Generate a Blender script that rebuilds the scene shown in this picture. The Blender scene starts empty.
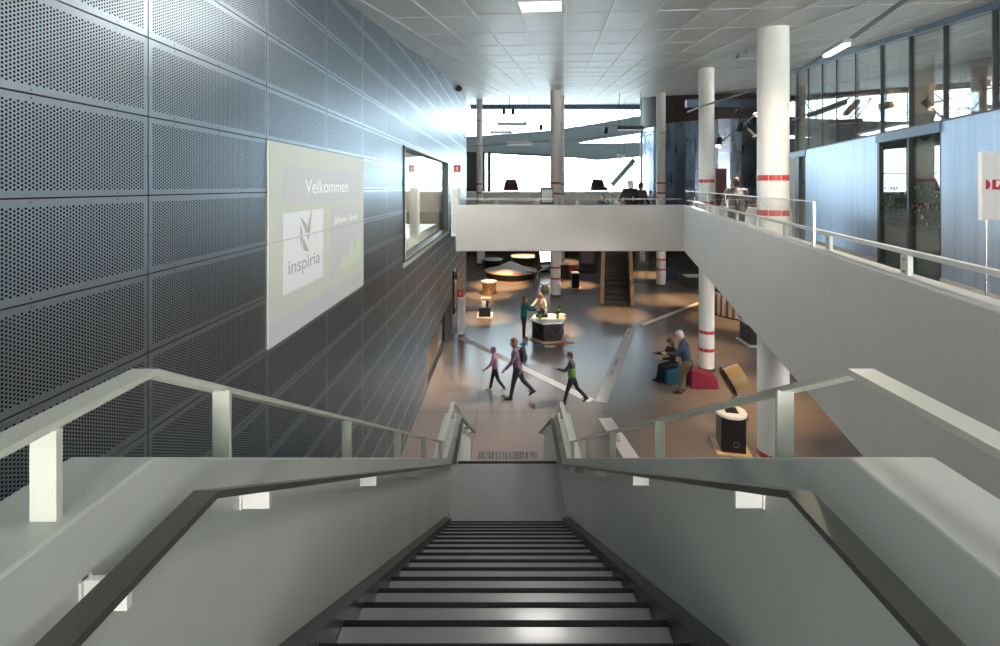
import bpy, bmesh, math, random
from mathutils import Vector, Matrix
random.seed(7)
sc = bpy.context.scene
COL = sc.collection
R = math.radians
SKY=11.0; SKYB=28; LAMP=[90,30,15,20]; EXPO=0.45; SPK=2.2; TRK=1700; ROOMP=110
SPOTS=[(650,275,400,50),(690,300,250,55),(730,320,200,60),(660,300,200,50),(735,400,110,70),(730,455,90,70),(548,330,300,50),(500,285,600,60),(485,318,300,45),(489,295,350,45),(575,285,450,45),(560,262,500,60),(620,315,250,50),(780,400,100,70),(700,350,150,60),(525,268,500,60),(470,300,150,50),(436,385,120,50)]
# ---------------------------------------------------------------- camera model (photo 1000x646)
F, CX, HY, CZ = 472.0, 508.0, 186.0, 5.8
def P(px, py, y):                      # point seen at pixel px,py at distance y
    return Vector(((px-CX)/F*y, y, CZ-(py-HY)/F*y))
def G(px, py, z=0.0):                  # point on level z seen at pixel
    y = (CZ-z)*F/(py-HY)
    return Vector(((px-CX)/F*y, y, z))
UP = 4.15                              # upper floor level
def ceil_z(y): return 7.52+0.135*y
def gal(y): return 1.746+0.253*y       # gallery parapet line
def rw(y): return 5.15+0.27*y          # glazed wall line
# ---------------------------------------------------------------- helpers
class MB:
    def __init__(s): s.v=[]; s.f=[]; s.mi=[]; s.cur=0
    def add(s, vs, fs):
        b=len(s.v); s.v += [Vector(p) for p in vs]
        for f in fs: s.f.append([b+i for i in f]); s.mi.append(s.cur)
        return s
    def box(s, x0,y0,z0,x1,y1,z1):
        x0,x1=min(x0,x1),max(x0,x1); y0,y1=min(y0,y1),max(y0,y1); z0,z1=min(z0,z1),max(z0,z1)
        return s.add([(x0,y0,z0),(x1,y0,z0),(x1,y1,z0),(x0,y1,z0),(x0,y0,z1),(x1,y0,z1),(x1,y1,z1),(x0,y1,z1)],
              [(3,2,1,0),(4,5,6,7),(0,1,5,4),(1,2,6,5),(2,3,7,6),(3,0,4,7)])
    def obox(s, c, size, m=None):
        m = m or Matrix.Identity(3); c=Vector(c)
        hx,hy,hz=[k/2 for k in size]
        pts=[(-hx,-hy,-hz),(hx,-hy,-hz),(hx,hy,-hz),(-hx,hy,-hz),(-hx,-hy,hz),(hx,-hy,hz),(hx,hy,hz),(-hx,hy,hz)]
        return s.add([c+m@Vector(p) for p in pts],[(3,2,1,0),(4,5,6,7),(0,1,5,4),(1,2,6,5),(2,3,7,6),(3,0,4,7)])
    def bar(s, p, q, w, h):            # rectangular bar p->q, h measured towards up
        p,q=Vector(p),Vector(q); d=(q-p); L=d.length; d.normalize()
        up=Vector((0,0,1)) if abs(d.z)<.95 else Vector((0,1,0))
        x=d.cross(up).normalized(); z=x.cross(d).normalized()
        m=Matrix((x,d,z)).transposed()
        return s.obox((p+q)/2,(w,L,h),m)
    def cyl(s, p, q, r, r2=None, n=20, cap=True):
        p,q=Vector(p),Vector(q); r2=r if r2 is None else r2
        d=(q-p).normalized(); a=Vector((1,0,0)) if abs(d.x)<.9 else Vector((0,1,0))
        x=d.cross(a).normalized(); y=d.cross(x)
        vs=[]
        for c,rr in ((p,r),(q,r2)):
            for i in range(n):
                t=2*math.pi*i/n; vs.append(c+(x*math.cos(t)+y*math.sin(t))*rr)
        fs=[(i,(i+1)%n,n+(i+1)%n,n+i) for i in range(n)]
        if cap: fs += [tuple(range(n-1,-1,-1)), tuple(range(n,2*n))]
        return s.add(vs,fs)
    def prism(s, poly, axis, a, b):    # polygon in the two other axes, extruded along axis
        n=len(poly)
        def mk(p,t):
            return {'x':(t,p[0],p[1]),'y':(p[0],t,p[1]),'z':(p[0],p[1],t)}[axis]
        vs=[mk(p,a) for p in poly]+[mk(p,b) for p in poly]
        fs=[tuple(range(n-1,-1,-1)),tuple(range(n,2*n))]+[(i,(i+1)%n,n+(i+1)%n,n+i) for i in range(n)]
        return s.add(vs,fs)
    def lathe(s, prof, c=(0,0,0), n=32, sx=1, sy=1):
        c=Vector(c); vs=[]; m=len(prof)
        for i in range(n):
            t=2*math.pi*i/n
            for r,z in prof: vs.append(c+Vector((r*math.cos(t)*sx,r*math.sin(t)*sy,z)))
        fs=[]
        for i in range(n):
            for k in range(m-1):
                a=i*m+k; b=((i+1)%n)*m+k
                fs.append((a,b,b+1,a+1))
        return s.add(vs,fs)
    def ball(s, c, r, sc=(1,1,1), m=None, seg=12, rings=8):
        c=Vector(c); m=m or Matrix.Identity(3); vs=[c+m@Vector((0,0,-r*sc[2]))]; 
        for k in range(1,rings):
            ph=-math.pi/2+math.pi*k/rings
            for i in range(seg):
                t=2*math.pi*i/seg
                vs.append(c+m@Vector((r*sc[0]*math.cos(ph)*math.cos(t),r*sc[1]*math.cos(ph)*math.sin(t),r*sc[2]*math.sin(ph))))
        vs.append(c+m@Vector((0,0,r*sc[2])))
        fs=[]
        for i in range(seg): fs.append((0,1+(i+1)%seg,1+i))
        for k in range(rings-2):
            for i in range(seg):
                a=1+k*seg+i; b=1+k*seg+(i+1)%seg
                fs.append((a,b,b+seg,a+seg))
        t=len(vs)-1; base=1+(rings-2)*seg
        for i in range(seg): fs.append((base+i,base+(i+1)%seg,t))
        return s.add(vs,fs)
    def cap(s, p, q, r, r2):           # tapered capsule
        s.ball(p,r); s.ball(q,r2); return s.cyl(p,q,r,r2,n=14)
    def torus(s, c, Rr, r, axis='y', n=36, k=10):
        c=Vector(c); vs=[]
        for i in range(n):
            t=2*math.pi*i/n
            for j in range(k):
                u=2*math.pi*j/k; a=(Rr+r*math.cos(u)); 
                q=(a*math.cos(t), r*math.sin(u), a*math.sin(t)) if axis=='y' else (a*math.cos(t),a*math.sin(t),r*math.sin(u))
                vs.append(c+Vector(q))
        fs=[(i*k+j,((i+1)%n)*k+j,((i+1)%n)*k+(j+1)%k,i*k+(j+1)%k) for i in range(n) for j in range(k)]
        return s.add(vs,fs)
    def tube(s, pts, r, n=10):
        for a,b in zip(pts[:-1],pts[1:]): s.cyl(a,b,r,n=n)
        for p in pts[1:-1]: s.ball(p,r,seg=n,rings=6)
        return s
    def flat(s, pts, x, w, t):         # flat bar swept along (y,z) points, mitred, width w in x
        n=len(pts); vs=[]
        for i,(y,z) in enumerate(pts):
            d0=Vector((y-pts[i-1][0],z-pts[i-1][1])).normalized() if i else None
            d1=Vector((pts[i+1][0]-y,pts[i+1][1]-z)).normalized() if i<n-1 else None
            d=(d0+d1).normalized() if d0 and d1 else (d0 or d1)
            nn=Vector((-d.y,d.x)); k=1/max(.3,abs(nn.dot(Vector((-(d1 or d0).y,(d1 or d0).x)))))
            for sx,sz in ((-w/2,0),(w/2,0),(w/2,-t),(-w/2,-t)):
                vs.append((x+sx,y+nn.x*sz*k,z+nn.y*sz*k))
        fs=[]
        for i in range(n-1):
            for j in range(4):
                a=i*4+j; b=i*4+(j+1)%4; fs.append((a,a+4,b+4,b))
        fs += [(0,1,2,3),(n*4-1,n*4-2,n*4-3,n*4-4)]
        return s.add(vs,fs)
    def mesh(s, name):
        me=bpy.data.meshes.new(name); me.from_pydata([tuple(p) for p in s.v],[],s.f)
        bm=bmesh.new(); bm.from_mesh(me); bmesh.ops.recalc_face_normals(bm,faces=bm.faces); bm.to_mesh(me); bm.free()
        for p,m in zip(me.polygons,s.mi): p.material_index=m
        return me
    def build(s, name, m, parent=None, smooth=False, bevel=0, loc=None):
        me=s.mesh(name)
        for k in (m if isinstance(m,(list,tuple)) else [m]): me.materials.append(k)
        o=bpy.data.objects.new(name,me); COL.objects.link(o)
        if parent: o.parent=parent
        if loc is not None: o.location=loc
        if smooth:
            for p in me.polygons: p.use_smooth=True
            me.set_sharp_from_angle(angle=R(40))
        if bevel:
            b=o.modifiers.new('bevel','BEVEL'); b.width=bevel; b.segments=2; b.limit_method='ANGLE'
        return o
def tag(o, label, cat, group=None):
    o['label']=label; o['category']=cat
    if group: o['group']=group
    return o
def thing(name, label, cat, loc=(0,0,0), rz=0, group=None):
    o=bpy.data.objects.new(name,None); COL.objects.link(o)
    o.location=loc; o.rotation_euler=(0,0,rz); o.empty_display_size=.1
    return tag(o,label,cat,group)
def struct(o): o['kind']='structure'; return o
def dup(root, loc, rz=None, label=None):
    r=root.copy(); COL.objects.link(r); r.location=loc
    if rz is not None: r.rotation_euler=(0,0,rz)
    if label: r['label']=label
    for ch in list(root.children):
        c=ch.copy(); COL.objects.link(c); c.parent=r
        for g in list(ch.children):
            d=g.copy(); COL.objects.link(d); d.parent=c
    return r
# ---------------------------------------------------------------- materials
def nt(name):
    m=bpy.data.materials.new(name); m.use_nodes=True
    t=m.node_tree; t.nodes.clear(); return m,t
def N(t, typ, **kw):
    n=t.nodes.new(typ)
    for k,v in kw.items():
        if k in n.bl_rna.properties: setattr(n,k,v)
        else: n.inputs[k].default_value=v
    return n
def L(t,a,b): t.links.new(a,b)
def mth(t, op, a, b=None, c=None):
    n=t.nodes.new('ShaderNodeMath'); n.operation=op
    for i,x in enumerate((a,b,c)):
        if x is None: continue
        if isinstance(x,(int,float)): n.inputs[i].default_value=x
        else: L(t,x,n.inputs[i])
    return n.outputs[0]
def c4(c): return (c[0],c[1],c[2],1)
def mat(name, col, rough=.5, metal=0, var=.08, scale=6, emit=0, bump=0, coat=0, stretch=None, spec=.5, rv=.06):
    m,t=nt(name)
    out=N(t,'ShaderNodeOutputMaterial'); b=N(t,'ShaderNodeBsdfPrincipled')
    tc=N(t,'ShaderNodeTexCoord'); no=N(t,'ShaderNodeTexNoise'); no.inputs['Scale'].default_value=scale; no.inputs['Detail'].default_value=4
    if stretch:
        mp=N(t,'ShaderNodeMapping'); mp.inputs['Scale'].default_value=stretch
        L(t,tc.outputs['Object'],mp.inputs['Vector']); L(t,mp.outputs['Vector'],no.inputs['Vector'])
    else: L(t,tc.outputs['Object'],no.inputs['Vector'])
    mr=N(t,'ShaderNodeMapRange'); mr.inputs['From Min'].default_value=.3; mr.inputs['From Max'].default_value=.7
    mr.inputs['To Min'].default_value=1-var; mr.inputs['To Max'].default_value=1+var
    L(t,no.outputs['Fac'],mr.inputs['Value'])
    vm=N(t,'ShaderNodeVectorMath',operation='SCALE'); vm.inputs[0].default_value=col[:3]
    L(t,mr.outputs['Result'],vm.inputs['Scale']); L(t,vm.outputs['Vector'],b.inputs['Base Color'])
    L(t,mth(t,'MULTIPLY_ADD',no.outputs['Fac'],rv,max(0.02,rough-rv/2)),b.inputs['Roughness'])
    b.inputs['Metallic'].default_value=metal
    b.inputs['Specular IOR Level'].default_value=spec
    if coat: b.inputs['Coat Weight'].default_value=coat; b.inputs['Coat Roughness'].default_value=.08
    if emit: b.inputs['Emission Color'].default_value=c4(col); b.inputs['Emission Strength'].default_value=emit
    if bump:
        bp=N(t,'ShaderNodeBump'); bp.inputs['Strength'].default_value=bump; bp.inputs['Distance'].default_value=.01
        L(t,no.outputs['Fac'],bp.inputs['Height']); L(t,bp.outputs['Normal'],b.inputs['Normal'])
    L(t,b.outputs[0],out.inputs[0]); return m
def glass(name, tint=(.93,.97,.95), refl=1.0, rough=0.0):
    m,t=nt(name); out=N(t,'ShaderNodeOutputMaterial')
    tr=N(t,'ShaderNodeBsdfTransparent'); tr.inputs[0].default_value=c4(tint)
    gl=N(t,'ShaderNodeBsdfGlossy'); gl.inputs['Roughness'].default_value=rough
    fr=N(t,'ShaderNodeFresnel'); fr.inputs['IOR'].default_value=1.5
    mx=N(t,'ShaderNodeMixShader')
    L(t,mth(t,'MINIMUM',mth(t,'MULTIPLY',fr.outputs[0],1.7*refl),1.0),mx.inputs[0])
    L(t,tr.outputs[0],mx.inputs[1]); L(t,gl.outputs[0],mx.inputs[2]); L(t,mx.outputs[0],out.inputs[0]); return m
def perforated(name, col, rough, metal, ax, pitch, rad, pw, ph, ou, ov, margin, holecol=(.012,.013,.015), var=.07, rot=0, screws=True):
    """sheet metal punched with staggered round holes, plain margins along each sheet's edges"""
    m,t=nt(name); out=N(t,'ShaderNodeOutputMaterial'); b=N(t,'ShaderNodeBsdfPrincipled')
    tc=N(t,'ShaderNodeTexCoord'); vec=tc.outputs['Object']
    if rot:
        mp=N(t,'ShaderNodeMapping'); mp.inputs['Rotation'].default_value=(0,0,rot); L(t,vec,mp.inputs['Vector']); vec=mp.outputs['Vector']
    sp=N(t,'ShaderNodeSeparateXYZ'); L(t,vec,sp.inputs[0])
    u,v=sp.outputs[ax[0]],sp.outputs[ax[1]]
    def edge(x,o,w):
        f=mth(t,'FRACT',mth(t,'DIVIDE',mth(t,'SUBTRACT',x,o),w))
        return mth(t,'MULTIPLY',mth(t,'MINIMUM',f,mth(t,'SUBTRACT',1.0,f)),w)
    pu,pv=pitch*1.732,pitch
    def lat(off):
        du=mth(t,'MULTIPLY',mth(t,'SUBTRACT',mth(t,'FRACT',mth(t,'MULTIPLY_ADD',u,1/pu,off)),.5),pu)
        dv=mth(t,'MULTIPLY',mth(t,'SUBTRACT',mth(t,'FRACT',mth(t,'MULTIPLY_ADD',v,1/pv,off)),.5),pv)
        d=mth(t,'SQRT',mth(t,'ADD',mth(t,'MULTIPLY',du,du),mth(t,'MULTIPLY',dv,dv)))
        eu=edge(mth(t,'SUBTRACT',u,du),ou,pw); ev=edge(mth(t,'SUBTRACT',v,dv),ov,ph)
        ins=mth(t,'MULTIPLY',mth(t,'GREATER_THAN',eu,margin*.75),mth(t,'GREATER_THAN',ev,margin))
        return mth(t,'MULTIPLY',mth(t,'LESS_THAN',d,rad),ins)
    mask=mth(t,'MAXIMUM',lat(0),lat(.5))
    no=N(t,'ShaderNodeTexNoise'); no.inputs['Scale'].default_value=1.3; no.inputs['Detail'].default_value=5; L(t,tc.outputs['Object'],no.inputs['Vector'])
    # every sheet its own slight tone
    fl=N(t,'ShaderNodeCombineXYZ'); L(t,mth(t,'FLOOR',mth(t,'DIVIDE',mth(t,'SUBTRACT',u,ou),pw)),fl.inputs[0]); L(t,mth(t,'FLOOR',mth(t,'DIVIDE',mth(t,'SUBTRACT',v,ov),ph)),fl.inputs[1])
    wn=N(t,'ShaderNodeTexWhiteNoise',noise_dimensions='3D'); L(t,fl.outputs[0],wn.inputs['Vector'])
    k=mth(t,'ADD',mth(t,'MULTIPLY_ADD',no.outputs['Fac'],var,1-var/2),mth(t,'MULTIPLY_ADD',wn.outputs['Value'],var,-var/2))
    vm=N(t,'ShaderNodeVectorMath',operation='SCALE'); vm.inputs[0].default_value=col; L(t,k,vm.inputs['Scale'])
    L(t,vm.outputs[0],b.inputs['Base Color'])
    L(t,mth(t,'MULTIPLY_ADD',no.outputs['Fac'],.12,rough-.06),b.inputs['Roughness']); b.inputs['Metallic'].default_value=metal
    hb=N(t,'ShaderNodeBsdfDiffuse'); hb.inputs[0].default_value=c4(holecol)
    mx=N(t,'ShaderNodeMixShader'); L(t,mask,mx.inputs[0]); L(t,b.outputs[0],mx.inputs[1]); L(t,hb.outputs[0],mx.inputs[2])
    L(t,mx.outputs[0],out.inputs[0]); return m
def emis(name, col, st):
    m,t=nt(name); out=N(t,'ShaderNodeOutputMaterial'); e=N(t,'ShaderNodeEmission'); e.inputs[0].default_value=c4(col); e.inputs[1].default_value=st
    L(t,e.outputs[0],out.inputs[0]); return m

M={}
PAN_Y0,PAN_W,PAN_Z0,PAN_H = 3.03,1.49,6.246,.506
M['perf']=perforated('perforated_steel',(.385,.45,.51),.36,.9,('Y','Z'),.0204,.0061,PAN_W,PAN_H,PAN_Y0,PAN_Z0,.042)
M['drum']=mat('drum_steel',(.26,.33,.44),.28,.9,.1,3,stretch=(1,1,.15))
M['back']=mat('dark_backing',(.02,.02,.022),.8)
CR=math.atan(.12)
M['ceil']=perforated('perforated_ceiling',(.76,.745,.715),.42,.25,('X','Y'),.022,.0064,.71,1.5,0,0,.03,holecol=(.28,.28,.27),rot=CR)
M['white']=mat('white_paint',(.74,.74,.72),.45,0,.03,2)
M['wall_white']=mat('white_plaster',(.60,.585,.565),.55,0,.03,1.2)
M['stairwall']=mat('stair_wall_paint',(.47,.50,.475),.42,0,.05,1.5)
M['rail']=mat('rail_paint',(.53,.56,.49),.38,0,.04,8)
M['handrail']=mat('grey_metal_rail',(.11,.115,.105),.35,.5,.06,10)
M['tread']=mat('grey_linoleum',(.22,.225,.24),.26,0,.03,3,spec=.5,rv=0,coat=.12)
M['nosing']=mat('dark_nosing',(.008,.008,.01),.6,0,.1,30,spec=.15)
M['stringer']=mat('dark_stringer',(.035,.036,.042),.35,0,.1,5)
M['band']=mat('red_band',(.55,.05,.04),.45,0,.05)
M['colmat']=mat('column_paint',(.80,.79,.76),.5,0,.03,2)
M['blue']=mat('brushed_blue_steel',(.35,.44,.56),.40,.7,.12,3,stretch=(3,3,.12))
M['darkframe']=mat('dark_frame',(.03,.033,.04),.4,.3)
M['blueframe']=mat('blue_grey_frame',(.10,.15,.21),.4,.4)
M['soffit']=mat('blue_grey_cladding',(.29,.34,.36),.55,0,.05,1)
M['glass']=glass('clear_glass',(.95,.98,.97),.45); M['glassrail']=glass('rail_glass',(.97,.985,.98),.16)
M['glassgreen']=glass('green_glass',(.86,.92,.87),.55)
M['upfloor']=mat('dark_upper_floor',(.13,.145,.165),.22,0,.1,2)
M['black']=mat('black_laminate',(.012,.012,.013),.35,0,.2,10)
M['wood']=mat('birch_ply',(.52,.30,.14),.45,0,.15,5,stretch=(1,1,8))
M['woodlight']=mat('pale_ply',(.62,.45,.27),.45,0,.12,5)
M['roombrown']=mat('room_brown_wall',(.36,.22,.14),.6,0,.12,2)
M['brown']=mat('brown_wall',(.22,.12,.07),.6,0,.15,2)
M['beige']=mat('beige_wall',(.55,.52,.45),.6,0,.04)
M['grey']=mat('mid_grey',(.22,.22,.22),.5,.0,.05)
M['darkgrey']=mat('dark_grey_wall',(.07,.068,.066),.6,0,.1,2)
M['steel']=mat('polished_steel',(.55,.55,.55),.22,1,.05)
M['whitegloss']=mat('white_top',(.85,.84,.82),.3,0,.03)
M['red']=mat('signal_red',(.50,.03,.03),.45)
M['lamp']=emis('lamp_face',(1,.97,.90),3)
M['lampdim']=emis('lamp_face_soft',(1,.98,.94),.95)
M['warmlamp']=emis('warm_lamp_face',(1,.84,.62),4)
# polished grey floor
def floor_mat():
    m,t=nt('polished_floor'); out=N(t,'ShaderNodeOutputMaterial'); b=N(t,'ShaderNodeBsdfPrincipled'); tc=N(t,'ShaderNodeTexCoord')
    n1=N(t,'ShaderNodeTexNoise'); n1.inputs['Scale'].default_value=.35; n1.inputs['Detail'].default_value=6; L(t,tc.outputs['Object'],n1.inputs['Vector'])
    n2=N(t,'ShaderNodeTexNoise'); n2.inputs['Scale'].default_value=25; n2.inputs['Detail'].default_value=3; L(t,tc.outputs['Object'],n2.inputs['Vector'])
    k=mth(t,'ADD',mth(t,'MULTIPLY_ADD',n1.outputs['Fac'],.35,.80),mth(t,'MULTIPLY_ADD',n2.outputs['Fac'],.12,-.06))
    # sheet seams
    sp=N(t,'ShaderNodeSeparateXYZ'); L(t,tc.outputs['Object'],sp.inputs[0])
    fx=mth(t,'FRACT',mth(t,'MULTIPLY_ADD',sp.outputs['X'],1/6.2,.13)); fy=mth(t,'FRACT',mth(t,'MULTIPLY_ADD',sp.outputs['Y'],1/4.1,.05))
    seam=mth(t,'MAXIMUM',mth(t,'LESS_THAN',fx,.0022),mth(t,'LESS_THAN',fy,.0034))
    k=mth(t,'MULTIPLY',k,mth(t,'MULTIPLY_ADD',seam,-.55,1.0))
    vm=N(t,'ShaderNodeVectorMath',operation='SCALE'); vm.inputs[0].default_value=(.225,.19,.172); L(t,k,vm.inputs['Scale']); L(t,vm.outputs[0],b.inputs['Base Color'])
    L(t,mth(t,'MULTIPLY_ADD',n1.outputs['Fac'],.10,.15),b.inputs['Roughness']); b.inputs['Specular IOR Level'].default_value=.22
    L(t,b.outputs[0],out.inputs[0]); return m
M['floor']=floor_mat()
def text(body, size, M4, m, name='lettering', parent=None, depth=.002, width=None, shear=0):
    cu=bpy.data.curves.new(name,'FONT'); cu.body=body; cu.size=1; cu.extrude=0; cu.align_x='LEFT'; cu.shear=shear
    o=bpy.data.objects.new(name,cu); COL.objects.link(o); bpy.context.view_layer.update()
    dg=bpy.context.evaluated_depsgraph_get(); me=bpy.data.meshes.new_from_object(o.evaluated_get(dg))
    COL.objects.unlink(o); bpy.data.objects.remove(o)
    xs=[v.co.x for v in me.vertices]; w=max(xs)-min(xs); x0=min(xs)
    for v in me.vertices:
        v.co=Vector(((v.co.x-x0)*(width/w if width else size), v.co.y*size, 0))
    bm=bmesh.new(); bm.from_mesh(me)
    r=bmesh.ops.extrude_face_region(bm,geom=list(bm.faces))
    bmesh.ops.translate(bm,vec=(0,0,depth),verts=[g for g in r['geom'] if isinstance(g,bmesh.types.BMVert)])
    bmesh.ops.recalc_face_normals(bm,faces=bm.faces)
    bm.to_mesh(me); bm.free(); me.transform(M4); me.materials.clear(); me.materials.append(m)
    t=bpy.data.objects.new(name,me); COL.objects.link(t)
    if parent: t.parent=parent
    return t
def frame4(o,x,y):
    x=Vector(x).normalized(); y=Vector(y).normalized(); z=x.cross(y)
    m=Matrix((x,y,z)).transposed().to_4x4(); m.translation=Vector(o); return m
def area(loc,rot,sx,sy,power,col,name='AREA'):
    l=bpy.data.lights.new(name,'AREA'); l.shape='RECTANGLE'; l.size=sx; l.size_y=sy; l.energy=power; l.color=col
    o=bpy.data.objects.new(name,l); COL.objects.link(o); o.location=loc; o.rotation_euler=rot; return o
# ================================================================ THE SETTING
XL=-2.31
# ---- lower floor
mb=MB(); mb.box(-9,-8,-.3,24.5,52,0); struct(mb.build('floor',M['floor']))
# ---- perforated steel wall
def sub(rects, hole):
    out=[]; a0,b0,a1,b1=hole
    for (y0,z0,y1,z1) in rects:
        if y1<=a0 or y0>=a1 or z1<=b0 or z0>=b1: out.append((y0,z0,y1,z1)); continue
        if z0<b0: out.append((y0,z0,y1,b0))
        if z1>b1: out.append((y0,b1,y1,z1))
        c0,c1=max(z0,b0),min(z1,b1)
        if y0<a0: out.append((y0,c0,a0,c1))
        if y1>a1: out.append((a1,c0,y1,c1))
    return [r for r in out if r[2]-r[0]>.02 and r[3]-r[1]>.02]
WY0,WY1,WZ0,WZ1=10.43,17.98,4.10,6.70
RY0,RY1,RZ1=13.5,19.3,1.22
WEND=26.2
mb=MB()
g=.0045
for i in range(-8,17):
    for k in range(-13,12):
        y0,z0=PAN_Y0+i*PAN_W,PAN_Z0+k*PAN_H
        if z0+PAN_H<.02 or y0>WEND: continue
        r=[(y0+g,max(.0,z0+g),min(WEND,y0+PAN_W-g),z0+PAN_H-g)]
        r=sub(sub(r,(WY0,WZ0,WY1,WZ1)),(RY0,-1,RY1,RZ1))
        for a in r: mb.box(XL-.012,a[0],a[1],XL,a[2],a[3])
mb.cur=1
for a in sub(sub([(-9,0,WEND,11.6)],(WY0,WZ0,WY1,WZ1)),(RY0,-1,RY1,RZ1)): mb.box(XL-.30,a[0],a[1],XL-.014,a[2],a[3])
mb.cur=2
random.seed(3)
for i in range(-3,7):               # fixing screws along the sheet joints
    for k in range(-8,8):
        y0,z0=PAN_Y0+i*PAN_W,PAN_Z0+k*PAN_H
        if z0<.1: continue
        for fy in (.16,.5,.84):
            for dz in (-.02,.02): mb.cyl((XL,y0+fy*PAN_W,z0+dz),(XL+.002,y0+fy*PAN_W,z0+dz),.0045,n=8)
        for dy in (-.02,.02): mb.cyl((XL,y0+dy,z0+.25),(XL+.002,y0+dy,z0+.25),.0045,n=8)
struct(mb.build('wall_left',[M['perf'],M['back'],M['steel']]))
# ---- window in the steel wall
w1=thing('window_1','wide interior window set in the perforated steel wall beyond the projection','window',(XL,14.2,WZ0)); w1['kind']='structure'
def W1(): return MB()
mb=MB()
def yzframe(mb,x0,x1,y0,z0,y1,z1,t):
    mb.box(x0,y0,z0,x1,y1,z0+t); mb.box(x0,y0,z1-t,x1,y1,z1); mb.box(x0,y0,z0+t,x1,y0+t,z1-t); mb.box(x0,y1-t,z0+t,x1,y1,z1-t)
yzframe(mb,-.30,.03,WY0-14.2,0,WY1-14.2,WZ1-WZ0,.035); mb.build('frame',M['darkframe'],w1)
mb=MB(); mb.box(-.02,WY0-14.25,-.10,.035,WY1-14.2+.28,-.005); mb.box(-.02,WY1-14.2+.005,-.005,.035,WY1-14.2+.28,WZ1-WZ0); mb.build('sill',M['white'],w1)
mb=MB(); mb.box(-.10,WY0-14.165,.035,-.085,WY1-14.235,WZ1-WZ0-.035); mb.build('pane',M['glass'],w1)
# room behind it
mb=MB(); mb.box(-7.3,8.6,3.9,XL-.31,20.4,4.05); mb.box(-7.3,8.6,7.2,XL-.31,20.4,7.35); mb.box(-7.3,8.6,4.05,XL-.31,8.7,7.2); mb.box(-7.3,20.3,4.05,XL-.31,20.4,7.2)
mb.box(-7.4,8.6,3.9,-7.3,20.4,5.75); mb.box(-7.4,8.6,6.95,-7.3,20.4,7.35)
for k in range(9): y=9.3+k*1.3; mb.box(-7.4,y-.04,5.75,-7.3,y+.04,6.95)
struct(mb.build('wall_side_room',M['beige']))
mb=MB(); mb.box(-5.2,9.5,4.05,-5.16,20.2,5.45)
mb.cur=1
for k in range(8): mb.box(-5.158,10.2+k*1.25,4.05,-5.15,10.23+k*1.25,5.45)
struct(mb.build('wall_side_room_partition',[M['beige'],M['grey']]))
area((-3.6,14.2,7.1),(0,0,0),.9,4.8,260,(1,.96,.88),'side_room_fill'); area((-3.6,15.5,3.1),(0,0,0),.4,3.5,110,(1,.74,.46),'recess_fill')  # fill lights added to brighten the side room and the recess
t=thing('ceiling_light','ceiling lamp added to light the room behind the wide interior window','ceiling light',(-3.6,14.2,7.2)); MB().box(-.5,-2.5,-.06,.5,2.5,0).build('housing',M['white'],t); MB().box(-.45,-2.4,-.07,.45,2.4,-.0601).build('diffuser',M['lamp'],t)
# ---- recess with glazed door at floor level
d1=thing('door_1','low glazed door with black frame in the recess under the steel wall','door',(XL,13.5,0)); d1['kind']='structure'
mb=MB(); yzframe(mb,-.12,-.02,.02,.0,4.0,RZ1-.02,.06); mb.build('frame',M['darkframe'],d1)
mb=MB(); mb.box(-.08,.08,.06,-.065,3.94,RZ1-.08); mb.build('pane',M['glassrail'],d1)
mb=MB(); mb.box(-4.6,13.0,0.001,-4.5,20,3.2); mb.box(-4.5,13.0,0.001,XL-.31,13.1,3.2); mb.box(-4.5,19.9,0.001,XL-.31,20,3.2); mb.box(-4.6,13,3.2,XL-.31,20,3.3)
struct(mb.build('wall_recess',M['brown']))
mb=MB(); mb.box(XL-.1,17.52,.001,XL-.03,19.28,RZ1-.01); struct(mb.build('trim_1',M['darkgrey']))
# ---- ceiling: tilted field of perforated sheets with white joint strips
def ceil_pt(x,y,dz=0): return (x,y,ceil_z(y)+dz)
mb=MB()
mb.add([ceil_pt(-9,-8,.12),ceil_pt(24.5,-8,.12),ceil_pt(24.5,52,.12),ceil_pt(-9,52,.12),ceil_pt(-9,-8,.42),ceil_pt(24.5,-8,.42),ceil_pt(24.5,52,.42),ceil_pt(-9,52,.42)],
       [(3,2,1,0),(4,5,6,7),(0,1,5,4),(1,2,6,5),(2,3,7,6),(3,0,4,7)])
cc,ss=math.cos(CR),math.sin(CR)
def cr(u,v): return (u*cc+v*ss, -u*ss+v*cc)     # rotated grid -> world
LUM=[(-1,4),(4,1),(1,0),(2,-3)]
def inside(x,y):
    if y<-7.9 or y>51.5: return False
    if y<WEND and x<XL-.9: return False
    return -8.9<x<24 and x<rw(y)+8
for ix in range(-24,42):
    for iy in range(-8,36):
        c=[cr((ix+a)*.71,(iy+b)*1.5) for a,b in ((0.012,.006),(.988,.006),(.988,.994),(.012,.994))]
        if not all(inside(*p) for p in c): continue
        mb.cur=1
        if (ix,iy) in LUM: continue
        mb.add([ceil_pt(x,y,0) for x,y in c]+[ceil_pt(x,y,.03) for x,y in c],[(3,2,1,0),(4,5,6,7),(0,1,5,4),(1,2,6,5),(2,3,7,6),(3,0,4,7)])
mb.cur=2
for ix in range(-24,43):
    a=None
    for iy in range(-8,36):
        p0=cr(ix*.71,iy*1.5); p1=cr(ix*.71,(iy+1)*1.5)
        if not(inside(*p0) and inside(*p1)): continue
        w=.013
        q=[(p0[0]-w,p0[1]),(p0[0]+w,p0[1]),(p1[0]+w,p1[1]),(p1[0]-w,p1[1])]
        mb.add([ceil_pt(x,y,-.016) for x,y in q]+[ceil_pt(x,y,.02) for x,y in q],[(3,2,1,0),(4,5,6,7),(0,1,5,4),(1,2,6,5),(2,3,7,6),(3,0,4,7)])
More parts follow.
